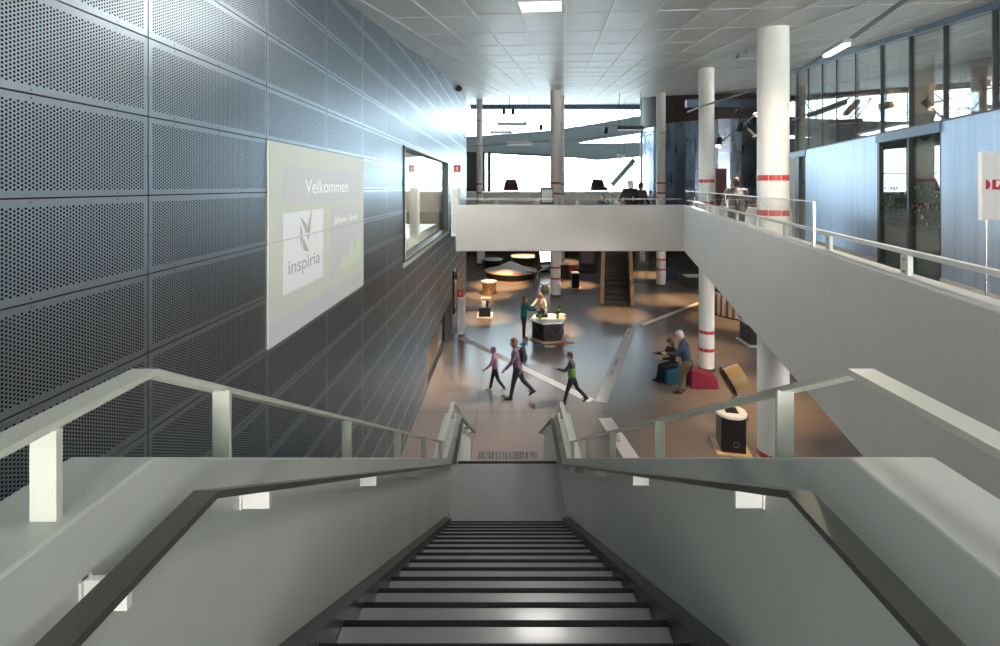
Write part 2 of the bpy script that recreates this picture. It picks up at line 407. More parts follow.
for iy in range(-8,36):
    for ix in range(-24,42):
        p0=cr(ix*.71,iy*1.5); p1=cr((ix+1)*.71,iy*1.5)
        if not(inside(*p0) and inside(*p1)): continue
        w=.007; q=[(p0[0],p0[1]-w),(p1[0],p1[1]-w),(p1[0],p1[1]+w),(p0[0],p0[1]+w)]
        mb.add([ceil_pt(x,y,-.006) for x,y in q]+[ceil_pt(x,y,.02) for x,y in q],[(3,2,1,0),(4,5,6,7),(0,1,5,4),(1,2,6,5),(2,3,7,6),(3,0,4,7)])
struct(mb.build('ceiling',[M['back'],M['ceil'],M['white']]))
# recessed luminaires in missing sheets; all but the first are added for fill
for n,(ix,iy) in enumerate(LUM):
    c=[cr((ix+a)*.71,(iy+b)*1.5) for a,b in ((.06,.48),(.94,.48),(.94,.92),(.06,.92))]
    o=[cr((ix+a)*.71,(iy+b)*1.5) for a,b in ((.013,.006),(.987,.006),(.987,.994),(.013,.994))]
    cen=cr((ix+.5)*.71,(iy+.5)*1.5); base=Vector(ceil_pt(cen[0],cen[1]))
    lab=['rectangular lamp recessed in the ceiling, the only lit one above the hall','added ceiling fill lamp over the gallery void',
         'added ceiling fill lamp straight above the stair head','added ceiling fill lamp behind the stair head on the gallery side'][n]
    t=thing('ceiling_light',lab,'ceiling light',base,0,'recessed ceiling lamps')
    f=MB()
    for k in range(4):
        a,b,c2,d=o[k],o[(k+1)%4],c[(k+1)%4],c[k]
        q=[a,b,c2,d]
        f.add([Vector(ceil_pt(x,y,0))-base for x,y in q]+[Vector(ceil_pt(x,y,.03))-base for x,y in q],[(3,2,1,0),(4,5,6,7),(0,1,5,4),(1,2,6,5),(2,3,7,6),(3,0,4,7)])
    f.build('frame',M['white'],t)
    f=MB(); f.add([Vector(ceil_pt(x,y,.012))-base for x,y in c]+[Vector(ceil_pt(x,y,.03))-base for x,y in c],[(3,2,1,0),(4,5,6,7),(0,1,5,4),(1,2,6,5),(2,3,7,6),(3,0,4,7)])
    f.build('diffuser',M['lampdim'],t)
# ---- upper floor, bridge, gallery
mb=MB()
gp=.20
mb.prism([(gal(-2.4)+.1,-2.4),(gal(14.6)+.06,14.68),(-1.66,14.68),(-1.67,20.5),(11.5,20.5),(11.5,30),(24,30),(24,20.5),(14.5,20.5),(rw(-2.4)+4.6,-2.4)],'z',UP-.33,UP)
mb.box(-.76,-2.4,UP-.3,.74,1.70,UP)
mb.box(-2.30,-8,UP-.33,9,-2.4,UP)
struct(mb.build('floor_upper',M['upfloor']))
mb=MB()
YB=14.6; ZT=5.8-.586; ZB=5.8-2.01
mb.prism([(-1.61,YB),(gal(YB),YB),(gal(-2.5),-2.5),(gal(-2.5)+gp,-2.5),(gal(YB)+gp-.02,YB+.18),(-1.61,YB+.18)],'z',ZB,ZT)
struct(mb.build('wall_bridge',M['wall_white'],bevel=.012))
mb=MB(); mb.prism([(-1.66,YB+.19),(gal(YB)+gp,YB+.19),(11.45,20.45),(-1.66,20.45)],'z',UP-.40,UP-.335); struct(mb.build('ceiling_bridge',M['grey']))
# far low white wall and far floor
mb=MB(); mb.box(-8,38,3.7,9.5,38.25,5.30); struct(mb.build('wall_far_low',M['white']))
mb=MB(); mb.box(-8.5,38.25,4.9,24,50.5,5.28); struct(mb.build('floor_far',M['beige']))
# ---- enclosing walls
mb=MB()
mb.box(-9,WEND,0,-8.8,51,14.4); mb.box(-9,WEND-.2,0,XL-.3,WEND,12)
struct(mb.build('wall_hall_end_return',M['darkgrey']))
mb=MB(); mb.box(24,15,0,24.3,51,14.4); mb.box(16,-8,0,16.3,20,UP-.3); mb.box(16,19.8,0,24,20,UP-.3); struct(mb.build('wall_right_lower',M['brown']))
mb=MB(); mb.box(-9,50.3,0,24.3,50.6,5.2); struct(mb.build('wall_far',M['darkgrey']))
mb=MB(); mb.box(-9,-5.2,0,24,-5,UP+.05); mb.box(-9,-5.2,6.8,24,-5,7.4)
for k in range(12): mb.box(-9+k*2.75,-5.2,UP+.05,-8.85+k*2.75,-5,6.8)
struct(mb.build('wall_rear',M['wall_white']))  # unseen rear wall, its opening placed and sized for key daylight from behind
# ---- far glazed facade
def X50(px,y=50.): return (px-CX)/F*y
def Z50(py,y=50.): return CZ-(py-HY)/F*y
w2=thing('window_2','tall glazed end facade with slim mullions','window',(0,50,5.2)); w2['kind']='structure'
mb=MB()
ztop=ceil_z(50)+.2
for px in (469,489,512,545,574,587,610,633,645):
    x=X50(px); mb.box(x-.045,.0,0,x+.045,.18,ztop-5.2)
for x in (-8.7,-6.3,16.5,19,21.5): mb.box(x-.045,0,0,x+.045,.18,ztop-5.2)
for z in (5.24,6.9,9.35,13.9): mb.box(-8.8,.02,z-5.2-.04,24,.16,z-5.2+.04)
mb.build('mullions',M['soffit'],w2)
mb=MB(); mb.box(-8.8,.19,0,24,.205,ztop-5.2); mb.build('pane',M['glass'],w2)
mb=MB()
for (a,b,c,d) in ((481,130,496,112),(548,131,536,112),(574,128,584,110),(632,118,625,108)):
    mb.cyl((X50(a,49.6),-.4,Z50(b,49.6)-5.2),(X50(c,49.6),-.4,Z50(d,49.6)-5.2),.06,n=10)
mb.build('brace',M['soffit'],w2)
# curved blue-grey canopy bands before the facade
def trace(pts,y): return [((px-CX)/F*y, CZ-(py-HY)/F*y) for px,py in pts]
y=48.6
up=[(440,138),(469,136.5),(510,134),(548,130.5),(587,125),(615,120),(641,115.5),(660,112)]
lo=[(660,157),(641,156.5),(615,158.5),(598,160),(575,157.5),(564,155.5),(540,153.8),(510,153),(469,152),(440,152)]
wedge_lo=[(660,141.5),(641,142.2),(610,143.4),(575.5,142.8)]
wedge_up=[(575.5,142.8),(600,138.8),(620,136),(641,132.8),(660,130)]
poly=trace(up,y)+trace(list(reversed(wedge_up))[:-1]+[(575.5,142.8)]+list(reversed(wedge_lo))[1:],y)+trace(lo,y)
# build as two bands so each polygon stays simple
mb=MB()
upper=trace(up+[(660,130),(641,132.8),(620,136),(600,138.8),(575.5,142.8),(440,142.8)],y)
lower=trace([(440,142.8),(575.5,142.8),(610,143.4),(641,142.2),(660,141.5)]+lo,y)
def band(mb,poly,ya,yb):
    me=bmesh.new(); vs=[me.verts.new((p[0],ya,p[1])) for p in poly]; f=me.faces.new(vs); r=bmesh.ops.triangulate(me,faces=[f])
    idx={v:i for i,v in enumerate(me.verts)}; n=len(poly)
    tris=[[idx[v] for v in f.verts] for f in me.faces]; me.free()
    pts=[(p[0],ya,p[1]) for p in poly]+[(p[0],yb,p[1]) for p in poly]
    mb.add(pts,tris+[[i+n for i in reversed(t)] for t in tris]+[(i,(i+1)%n,n+(i+1)%n,n+i) for i in range(n)])
band(mb,upper,y,y+1.0); band(mb,lower,y,y+1.0)
struct(mb.build('trim_2',M['soffit']))
# dark block at the facade's end and steel strut
mb=MB(); mb.box(X50(450,47),47,5.28,X50(485,47),47.6,Z50(152,47)); mb.box(X50(487.5,47),47,5.28,X50(491,47),47.2,Z50(152,47)); struct(mb.build('wall_far_end',M['darkgrey']))
mb=MB(); mb.bar(P(612,185,47.5),P(634,160,47.5),.45,.45); struct(mb.build('trim_3',mat('green_grey_strut',(.14,.20,.19),.5)))
mb=MB(); mb.box(X50(470,46),46,Z50(109,46),16,46.6,Z50(104.5,46)); struct(mb.build('trim_4',M['blueframe']))
# ---- curved metal drum room
DC=Vector((14.7,33.3)); DR=5.0
mb=MB(); nseg=48; rows=11; hrow=.52; z0=UP
for i in range(nseg):
    a0=math.pi*2*i/nseg+.012/DR; a1=math.pi*2*(i+1)/nseg-.012/DR
    for k in range(rows):
        za,zb=z0+k*hrow+.008,z0+(k+1)*hrow-.008
        mb.add([(DC.x+DR*math.cos(a),DC.y+DR*math.sin(a),z) for z in (za,zb) for a in (a0,a1)],[(0,1,3,2)])
mb.cur=1
mb.lathe([(DR-.03,z0),(DR-.03,z0+rows*hrow)],(DC.x,DC.y,0),96)
mb.cur=2
mb.lathe([(DR-.02,z0+rows*hrow),(DR+.06,z0+rows*hrow),(DR+.06,13)],(DC.x,DC.y,0),96)
struct(mb.build('wall_drum',[M['drum'],M['steel'],mat('dark_brown_fascia',(.07,.055,.05),.6)]))
mb=MB(); mb.bar(P(686,103.5,27),P(800,103.5,27),.3,.42); struct(mb.build('trim_5',M['blueframe']))
# ---- glazed wall along the gallery
def RW(y,z,off=0): # point on wall line, off to the outside
    n=Vector((1,-.27,0)).normalized(); return Vector((rw(y),y,z))+n*off
def wallbox(mb,y0,y1,z0,z1,o0=0,o1=.12):
    a=[RW(y0,0,o0),RW(y1,0,o0),RW(y1,0,o1),RW(y0,0,o1)]
    f0=z0 if callable(z0) else (lambda y:z0)
    f1=z1 if callable(z1) else (lambda y:z1)
    lo_=[Vector((p.x,p.y,f0(p.y))) for p in a]; hi_=[Vector((p.x,p.y,f1(p.y))) for p in a]
    mb.add(lo_+hi_,[(3,2,1,0),(4,5,6,7),(0,1,5,4),(1,2,6,5),(2,3,7,6),(3,0,4,7)])
ZP=6.88                                   # top of steel panels
mb=MB(); wallbox(mb,10.06,14.28,UP+.1,ZP); wallbox(mb,-8,7.95,UP+.1,ZP); struct(mb.build('wall_right',M['blue']))
mb=MB(); wallbox(mb,10.06,14.28,UP,UP+.1,-.02,.1); wallbox(mb,-8,7.95,UP,UP+.1,-.02,.1); struct(mb.build('baseboard_right',M['beige']))
w3=thing('window_3','long band of glazing above the blue steel gallery wall','window',(0,0,ZP)); w3['kind']='structure'
def lw(mb,f): 
    for i in range(len(mb.v)): mb.v[i]=mb.v[i]-Vector((0,0,ZP))
    return mb
mb=MB(); wallbox(mb,-8,16.0,ZP,lambda y:ceil_z(y)-.01,.055,.067); lw(mb,0).build('pane',M['glass'],w3)
mb=MB()
for yy in (15.95,15.2,14.2,13.15,12.2,11.15,9.97,8.93,7.93,6.84,5.8,4.75,3.7,2.6,1.5,.4,-.7): hw_=.013 if yy in(9.97,8.93,7.93,6.84,5.8,4.75,3.7) else .009; wallbox(mb,yy-hw_,yy+hw_,ZP,lambda y:ceil_z(y),.03 if hw_<.01 else .02,.055 if hw_<.01 else .09)
wallbox(mb,-8,16,ZP-.001,ZP+.03,-.01,.12); wallbox(mb,-8,16,lambda y:0,lambda y:0) if False else None
lw(mb,0).build('mullions',M['darkframe'],w3)
mb=MB(); 
for yy in range(-8,16): 
    a=[RW(yy,ceil_z(yy)-.10,-.03),RW(yy+1,ceil_z(yy+1)-.10,-.03),RW(yy+1,ceil_z(yy+1)-.10,.13),RW(yy,ceil_z(yy)-.10,.13)]; b=[p+Vector((0,0,.10)) for p in a]
    mb.add(a+b,[(3,2,1,0),(4,5,6,7),(0,1,5,4),(1,2,6,5),(2,3,7,6),(3,0,4,7)])
lw(mb,0).build('head_rail',M['blueframe'],w3)
# sliding glass door with deep blue transom
d2=thing('door_2','sliding glass door with coloured triangles between blue steel walls','door',(0,0,UP)); d2['kind']='structure'
def lu(mb):
    for i in range(len(mb.v)): mb.v[i]=mb.v[i]-Vector((0,0,UP))
    return mb
mb=MB(); wallbox(mb,7.95,10.06,ZP-.17,ZP,-.03,.14); lu(mb).build('transom',M['blueframe'],d2)
mb=MB(); wallbox(mb,9.97,10.06,UP,ZP-.17,0,.12); wallbox(mb,7.95,7.99,UP,ZP-.17,0,.12); wallbox(mb,8.90,8.95,UP,ZP-.17,.0,.09); wallbox(mb,7.99,9.97,UP,UP+.05,0,.1); lu(mb).build('frame',M['darkframe'],d2)
mb=MB(); wallbox(mb,8.95,9.97,UP+.05,ZP-.17,.04,.052); lu(mb).build('pane',M['glassgreen'],d2)
mb=MB(); wallbox(mb,7.99,8.90,UP+.05,ZP-.17,.06,.072); lu(mb).build('pane',M['glassgreen'],d2)
random.seed(11)
tc={'violet':(.16,.02,.07),'orange':(.30,.09,.04),'yellow':(.28,.26,.06),'teal':(.06,.09,.09),'green':(.07,.11,.05)}
tm={k:mat('decal_'+k,v,.5) for k,v in tc.items()}
def tri(mb,yc,zc,s,flip,off=.03):
    k=-1 if flip else 1
    c=[RW(yc-s/2,zc-k*s*.43,off),RW(yc+s/2,zc-k*s*.43,off),RW(yc,zc+k*s*.43,off)]
    n=Vector((1,-.27,0)).normalized()*.004
    mb.add(c+[p+n for p in c],[(0,2,1),(3,4,5),(0,1,4,3),(1,2,5,4),(2,0,3,5)])
for key in tm:
    mb=MB()
    for row in range(8):
        for q in range(17):
            yy=8.05+q*.115+(.05 if row%2 else 0); z=5.02+row*.105+random.uniform(-.02,.02)
            pick=random.choices(list(tm),[.35,.4,.5,5,1.0])[0]
            if pick!=key or random.random()<.32 or abs(yy-8.92)<.06: continue
            tri(mb,yy,z,random.choice((.045,.06,.07)),random.random()<.5,.05 if yy<8.9 else .03)
    if key=='violet': tri(mb,8.42,5.42,.17,True,.05)
    if key=='yellow': tri(mb,8.58,5.25,.10,False,.05)
    if mb.v: lu(mb).build('triangle_pattern',tm[key],d2)
# frosted strip behind the triangles
mb=MB(); wallbox(mb,7.99,8.90,4.95,5.95,.074,.077); wallbox(mb,8.95,9.97,4.95,5.95,.054,.057)
def frost():
    m,t=nt('frosted_film'); out=N(t,'ShaderNodeOutputMaterial'); tr=N(t,'ShaderNodeBsdfTransparent'); df=N(t,'ShaderNodeBsdfDiffuse'); df.inputs[0].default_value=(.55,.6,.56,1)
    mx=N(t,'ShaderNodeMixShader'); mx.inputs[0].default_value=.5; L(t,tr.outputs[0],mx.inputs[1]); L(t,df.outputs[0],mx.inputs[2]); L(t,mx.outputs[0],out.inputs[0]); return m
lu(mb).build('frosted_film',frost(),d2)
# far door
d3=thing('door_3','narrow glass door with dark frame at the far end of the blue gallery wall','door',(0,0,UP)); d3['kind']='structure'
mb=MB(); wallbox(mb,14.28,16.0,6.72,ZP,-.02,.12); lu(mb).build('transom',M['blueframe'],d3)
mb=MB(); wallbox(mb,14.9,15.2,UP,6.72,0,.12); wallbox(mb,14.28,14.34,UP,6.72,0,.12); lu(mb).build('frame',M['darkframe'],d3)
mb=MB(); wallbox(mb,15.2,16,UP,6.72,0,.12); lu(mb).build('post',M['wall_white'],d3)
mb=MB(); wallbox(mb,14.34,14.9,UP,6.72,.05,.062); lu(mb).build('pane',M['glass'],d3)
# rooms behind the glazed wall: brown back wall with a window band
OB=4.0
mb=MB(); WB0=lambda y:6.10+.135*y; WB1=lambda y:7.02+.135*y
wallbox(mb,-8,23.2,UP-.3,WB0,OB,OB+.2); wallbox(mb,-8,23.2,WB1,lambda y:ceil_z(y)+.1,OB,OB+.2)
for k in range(14): wallbox(mb,-8+k*2.4-.06,-8+k*2.4+.06,WB0,WB1,OB,OB+.15)
struct(mb.build('wall_right_room',M['roombrown']))
mb=MB(); wallbox(mb,-8,23.2,WB0,WB1,OB+.16,OB+.17); struct(mb.build('window_4',M['glass']))
mb=MB(); wallbox(mb,4.5,22,UP,6.95,2.6,2.7); struct(mb.build('wall_right_partition',M['beige']))
for k,(yy,lab) in enumerate(((6.5,'lamp added to light the room behind the sliding glass door'),(13.2,'lamp added to light the room behind the narrow far glass door'),(0.5,'lamp added to light the glazed room beside the stair head'))):  # lamps added to brighten the rooms behind the glazing
    c=RW(yy,7.35,1.5); t=thing('room_fill_lamp',lab,'lamp',c,math.atan(-.27)); area((c.x,c.y,c.z-.06),(0,0,math.atan(-.27)),.24,2.3,ROOMP,(1,.98,.92),'room_fill_light'); MB().box(-.15,-1.2,-.03,.15,1.2,.03).build('housing',M['white'],t); MB().box(-.12,-1.15,-.04,.12,1.15,-.0301).build('diffuser',M['lamp'],t)
    for s in (-1,1): MB().cyl((0,s*.9,.03),(0,s*.9,ceil_z(c.y+s*.9)-7.35),.01,n=6).build('wire',M['steel'],t)
mb=MB(); a=RW(23.2,0,OB+.2); mb.box(a.x,a.y,UP-.3,24.2,a.y+.2,12.5); struct(mb.build('wall_right_return',M['brown']))
# ================================================================ STAIRCASE
X0=-.012
st=thing('staircase','long grey staircase with solid white side walls going down to the hall','staircase',(X0,0,0))
RISE,RUN,Y1=.1575,.2633,1.70
LZ=UP-16*RISE                                   # landing level
LY0,LY1=5.65,7.15
def tread(yn,z,zl):                             # step whose nose is at yn, top at z
    s=MB(); s.box(-.668,yn-RUN-.02,z-.03,.668,yn-.028,z); s.box(-.668,yn-RUN-.0,z-RISE-.02,.668,yn-RUN+.02,z-.03)
    s.cur=1; s.box(-.668,yn-.028,z-.034,.668,yn,z+.002)
    o=s.build('tread',[M['tread'],M['nosing']],st); return o
for k in range(1,16): tread(Y1+k*RUN,UP-k*RISE,0)
mb=MB(); mb.box(-.668,Y1-.06,UP-.03,.668,Y1,UP+.003); mb.box(-.668,Y1-.02,UP-RISE,.668,Y1,UP-.03); mb.build('top_nosing',M['nosing'],st)
mb=MB(); mb.box(-.749,LY0-.03,LZ-.2,.749,LY1-.06,LZ); mb.cur=1; mb.box(-.749,LY1-.06,LZ-.2,.749,LY1,LZ+.003); mb.build('landing',[M['tread'],M['nosing']],st)
nL=10; r2=LZ/nL
for k in range(1,nL): tread(LY1+k*.27,LZ-k*r2,0)
for s in (-1,1):
    x0,x1=(.67*s,.749*s)
    mb=MB(); off=.05
    mb.prism([(1.3,UP+.045+.24),(1.31,UP+.045+.235),(LY0+.03,LZ+RISE+.03),(LY0+.05,LZ-.3),(LY0-.25,LZ-.3),(1.3,UP-.45)],'x',min(x0,x1),max(x0,x1)); mb.build('stringer',M['stringer'],st)
    mb=MB(); a,b=.75*s,.935*s
    prof=[(-8,5.214),(1.02,5.214),(5.9,2.40),(7.07,2.40),(9.62,.87),(9.62,0.001),(9.1,0.001),(7.2,LZ-.5),(5.85,LZ-.5),(1.8,UP-.55),(-8,UP-.55)]
    mb.prism(prof,'x',min(a,b),max(a,b)); sw=mb.build('side_wall',M['stairwall'],st,bevel=.006)
    # upper flat rail on plates
    rl=[(-8,5.384),(1.075,5.384),(5.98,5.8-3.235),(7.07,5.8-3.235),(9.5,5.8-4.70)]
    mb=MB(); mb.flat(rl,.815*s,.058,.014); tr=mb.build('top_rail',M['rail'],st)
    def wall_top(y):
        pts=prof[:5]
        for (ya,za),(yb,zb) in zip(pts[:-1],pts[1:]):
            if ya<=y<=yb: return za+(zb-za)*(y-ya)/(yb-ya)
        return pts[-1][1]
    def rail_y(y):
        for (ya,za),(yb,zb) in zip(rl[:-1],rl[1:]):
            if ya<=y<=yb: return za+(zb-za)*(y-ya)/(yb-ya)
    ys=[-1.0,.83,1.34,2.38,3.46,4.54,5.66,6.9,8.0,9.1] if s<0 else [-1.0,.35,1.345,2.45,3.55,4.65,5.75,6.9,8.0,9.1]
    for y in ys:
        mb=MB(); hw=.0235
        mb.add([(x,yy,z) for x in (.80*s-hw,.80*s+hw) for yy,z in ((y-.006,wall_top(y-.006)-.002),(y+.006,wall_top(y+.006)-.002),(y+.006,rail_y(y+.006)-.012),(y-.006,rail_y(y-.006)-.012))],
               [(0,1,2,3),(7,6,5,4),(0,4,5,1),(1,5,6,2),(2,6,7,3),(3,7,4,0)]); mb.build('post',M['rail'],tr)
    # inner handrail
    hr=[(-8,5.11),(1.07,5.11),(5.95,5.8-3.50),(7.1,5.8-3.50),(9.75,5.8-5.09)]
    mb=MB(); mb.flat(hr,.672*s,.056,.016); h=mb.build('handrail',M['handrail'],st)
    def hr_y(y):
        for (ya,za),(yb,zb) in zip(hr[:-1],hr[1:]):
            if ya<=y<=yb: return za+(zb-za)*(y-ya)/(yb-ya)
    for y in ([-1.,.848,1.35,2.44,3.57,4.62,5.6,6.6,8.2,9.3] if s<0 else [-1.,.2,1.365,2.48,3.57,4.62,5.6,6.6,8.2,9.3]):
        z=hr_y(y); mb=MB()
        mb.box(.7495*s,y-.006,z-.068,.668*s,y+.006,z-.014)
        mb.box(.7495*s,y-.012,z-.068,.744*s,y+.012,z-.014); mb.build('bracket',M['white'],h)
# tactile strip at the stair foot
mb=MB()
for i in range(18):
    x=-.62+i*.0725; mb.box(x,10.02,.001,x+.045,10.30,.006)
tag(mb.build('tactile_strip',M['steel'],loc=(X0,0,0)),'row of small steel tactile bars on the floor at the stair foot','tactile strip')
# ================================================================ COLUMNS
def column(px,y,d,label,reds,top=None):
    x=(px-CX)/F*y; t=thing('round_column',label,'column',(x,y,0),0,'round white columns with red bands')
    h=(top or ceil_z(y))+.03; mb=MB(); mb.lathe([(0,0),(d/2,0),(d/2,h),(0,h)],n=48); mb.build('shaft',M['colmat'],t,smooth=True)
    mb=MB(); mb.lathe([(d/2+.001,.0),(d/2+.012,0),(d/2+.012,.1),(d/2+.001,.1)],n=48); mb.build('base_ring',M['darkgrey'],t,smooth=True)
    for z in reds:
        mb=MB(); hh=.10
        for s_ in range(8):
            a0=math.pi/4*s_+.02; n=8
            vs=[];r=d/2+.004
            for i in range(n+1):
                a=a0+(math.pi/4-.04)*i/n
                vs += [(r*math.cos(a),r*math.sin(a),z-hh/2),(r*math.cos(a),r*math.sin(a),z+hh/2)]
            mb.add(vs,[(2*i,2*i+2,2*i+3,2*i+1) for i in range(n)])
        mb.build('red_band',M['band'],t)
    return t
def zz(py,y): return CZ-(py-HY)/F*y
column(773,8.6,.52,'thick white column standing right behind the gallery parapet',[.15,.95,zz(178,8.6),zz(212.5,8.6)])
column(706.5,14.9,.46,'white column rising beside the red pouf',[zz(331,14.9),zz(348.5,14.9),zz(181,14.9),zz(203,14.9)])
column(661,27.5,.52,'white column standing behind the bridge at the blue drum wall',[zz(259,27.5),zz(269,27.5),zz(183,27.5),zz(193,27.5)])
column(555.5,24.9,.53,'white column in the middle of the hall near the standing hoop',[zz(267,24.9),zz(278,24.9),zz(183,24.9),zz(193.5,24.9)])
column(643,36,.46,'slim white column in front of the end of the canopy',[zz(183.5,36),zz(193,36)])
column(479.5,35,.45,'slim white column nearest the end of the steel wall',[zz(184,35),zz(193,35)])
column(561.5,31,.40,'slim white column half hidden behind the middle one',[zz(184,31),zz(194,31)])
# ================================================================ GALLERY RAIL AND GLASS
u=Vector((.253,1,0)).normalized()
def GP(y,z,off=.1): n=Vector((1,-.253,0)).normalized(); return Vector((gal(y),y,z))+n*off
t=thing('gallery_handrail','slim white handrail on plate posts along the gallery parapet','handrail',GP(0,ZT))
b0=GP(0,ZT)
mb=MB(); mb.bar(GP(-2.3,5.365)-b0,GP(14.45,5.365)-b0,.045,.03); mb.build('rail',M['white'],t)
for y in (-1,.6,1.9,3.15,4.35,5.55,6.75,8.0,9.3,10.6,11.9,13.2):
    p=GP(y,ZT)-b0; mb=MB()
    m=Matrix((Vector((1,-.253,0)).normalized(),u,Vector((0,0,1)))).transposed()
    mb.obox(p+Vector((0,0,.06)),(.03,.085,.19),m); 
    mb.cur=1
    for dz in (.02,.10): mb.obox(p+Vector((0,0,dz))-m@Vector((.0155,0,0)),(.004,.02,.012),m)
    mb.build('post',[M['rail'],M['darkgrey']],t)
t=thing('glass_balustrade','clear glass screen on the gallery parapet before the thick column','glass balustrade',GP(9,ZT,.05)); b0=GP(9,ZT,.05)
m=Matrix((Vector((1,-.253,0)).normalized(),u,Vector((0,0,1)))).transposed()
yy=[4.5,6.5,8.5,10.5,12.5,14.45]
for a,b in zip(yy[:-1],yy[1:]):
    p=(GP(a+.01,ZT,.03)+GP(b-.01,ZT,.03))/2-b0; ln=(GP(b-.01,0)-GP(a+.01,0)).length
    mb=MB(); mb.obox(p+Vector((0,0,.217)),(.012,ln,.43),m); mb.build('glass_panel',M['glassrail'],t)
    mb=MB(); mb.obox(p+Vector((0,0,.438)),(.016,ln,.012),m); mb.build('edge_strip',M['whitegloss'],t)
mb=MB(); mb.obox(GP(4.5,ZT+.217,.03)-b0,(.018,.018,.43),m); mb.build('end_post',M['steel'],t)
t=thing('bridge_handrail','slim white handrail along the top of the bridge parapet','handrail',(0,YB+.09,ZT))
mb=MB(); mb.box(-1.66,-.02,.17,5.4,.02,.195); mb.build('rail',M['white'],t)
for x in (-1.6,-.35,.9,2.15,3.4,4.65): mb=MB(); mb.box(x-.035,-.008,-.002,x+.035,.008,.172); mb.build('post',M['white'],t)
# sign stand at the gallery wall
p=Vector((6.69,6.6,UP)); t=thing('sign_stand','tall white sign board with red fire symbols on a thin steel pole','sign',p)
mb=MB(); mb.cyl((0,0,0),(0,0,1.3),.014,n=12); mb.lathe([(0,0),(.07,0),(.07,.012),(.02,.02)],n=20); mb.build('pole',M['steel'],t,smooth=True)
mb=MB(); mb.box(-.09,-.03,1.17,.55,.03,2.13); bd=mb.build('board',M['white'],t,bevel=.006)
mb=MB(); mb.box(.05,-.034,1.60,.19,-.0301,1.74); mb.cur=1; mb.box(.10,-.037,1.64,.135,-.0341,1.725); mb.box(.135,-.037,1.67,.175,-.0341,1.725)
mb.build('symbol',[M['red'],M['whitegloss']],bd)
mb=MB(); mb.prism([(-.04,1.60)]+[(-.04+.06*math.cos(R(a)),1.67+.07*math.sin(R(a))) for a in range(-80,81,20)]+[(-.04,1.74)],'y',-.034,-.0301); mb.build('symbol',M['red'],bd)
# ================================================================ PROJECTION SCREEN ON THE STEEL WALL
XS=XL+.0135
t=thing('projection_screen','pale projected welcome slide on two flat sheets of the steel wall','projection screen',(XS,6.0,4.23))
def sm(name,c,e=.36): return mat(name,c,.5,0,.02,2,emit=e,spec=.5)  # projector light put into the slide colours with a slight glow
Sg=sm('slide_pale_green',(.455,.475,.42)); Sb=sm('slide_grey_banner',(.44,.445,.45)); Sw=sm('slide_white',(.60,.62,.62)); Sl=sm('slide_lettering',(.72,.73,.72)); Sd=sm('slide_dark_lettering',(.30,.30,.30)); Sk=sm('slide_brown_mark',(.36,.33,.30)); Sv=sm('slide_leaf',(.47,.52,.40))
SY0,SY1=4.525,7.495
def sbox(y0,z0,y1,z1,x0,x1,m,name,par):
    mb=MB(); mb.box(x0,y0-6,z0-4.23+CZ,x1,y1-6,z1-4.23+CZ); return mb.build(name,m,par)
top=sbox(SY0,-.553,SY1,.44,-.0125,.002,Sg,'upper_sheet',t); low=sbox(SY0,-1.57,SY1,-.562,-.0125,.002,Sg,'lower_sheet',t)
sbox(4.82,-.19,7.32,.21,.002,.004,Sb,'banner',top)
sbox(4.82,-.553,5.86,-.28,.002,.004,Sw,'logo_card',top); sbox(4.82,-1.12,5.86,-.562,.002,.004,Sw,'logo_card',low)
sbox(6.09,-.553,7.32,-.28,.002,.004,Sb,'name_card',top); sbox(6.09,-1.16,7.32,-.562,.002,.004,Sb,'name_card',low)
sbox(SY0,-1.57,SY1,-1.33,.002,.004,Sb,'foot_strip',low)
def wt(body,y,z,h,w,m,par): return text(body,h,frame4((.0045,y-6,z-4.23+CZ),(0,1,0),(0,0,1)),m,'lettering',par,.001,w)
wt('Velkommen',5.34,-.085,.235,1.42,Sl,top)
wt('Jelsnes Skole',6.22,-.50,.13,.95,Sl,top)
wt('inspiria',4.93,-.93,.22,.82,Sd,low)
mb=MB()
def shard(pts):
    c=[(.0042,y-6,z-4.23+CZ) for y,z in pts]; n=len(c)
    mb.add(c+[(p[0]+.001,p[1],p[2]) for p in c],[tuple(range(n)),tuple(range(2*n-1,n-1,-1))])
shard([(5.20,-.33),(5.38,-.44),(5.36,-.545)]); shard([(5.36,-.53),(5.52,-.24),(5.46,-.545)]); shard([(5.22,-.40),(5.27,-.545),(5.20,-.545)])
mb.build('logo_mark',Sk,top)
mb=MB(); shard([(5.20,-.565),(5.25,-.565),(5.24,-.70)]); shard([(5.25,-.565),(5.30,-.60),(5.44,-.76),(5.29,-.72)]); shard([(5.38,-.565),(5.46,-.565),(5.42,-.62)]); mb.build('logo_mark',Sk,low)
mb=MB(); shard([(6.35,-1.159),(6.60,-.95),(6.72,-1.05),(6.95,-.78),(7.05,-.95),(7.319,-.75),(7.319,-1.159)]); mb.build('leaf_print',Sv,low)
# ================================================================ EXHIBITS IN THE LOWER HALL
def clr(n,c,r=.5,m=0,**k): return mat(n,c,r,m,**k)
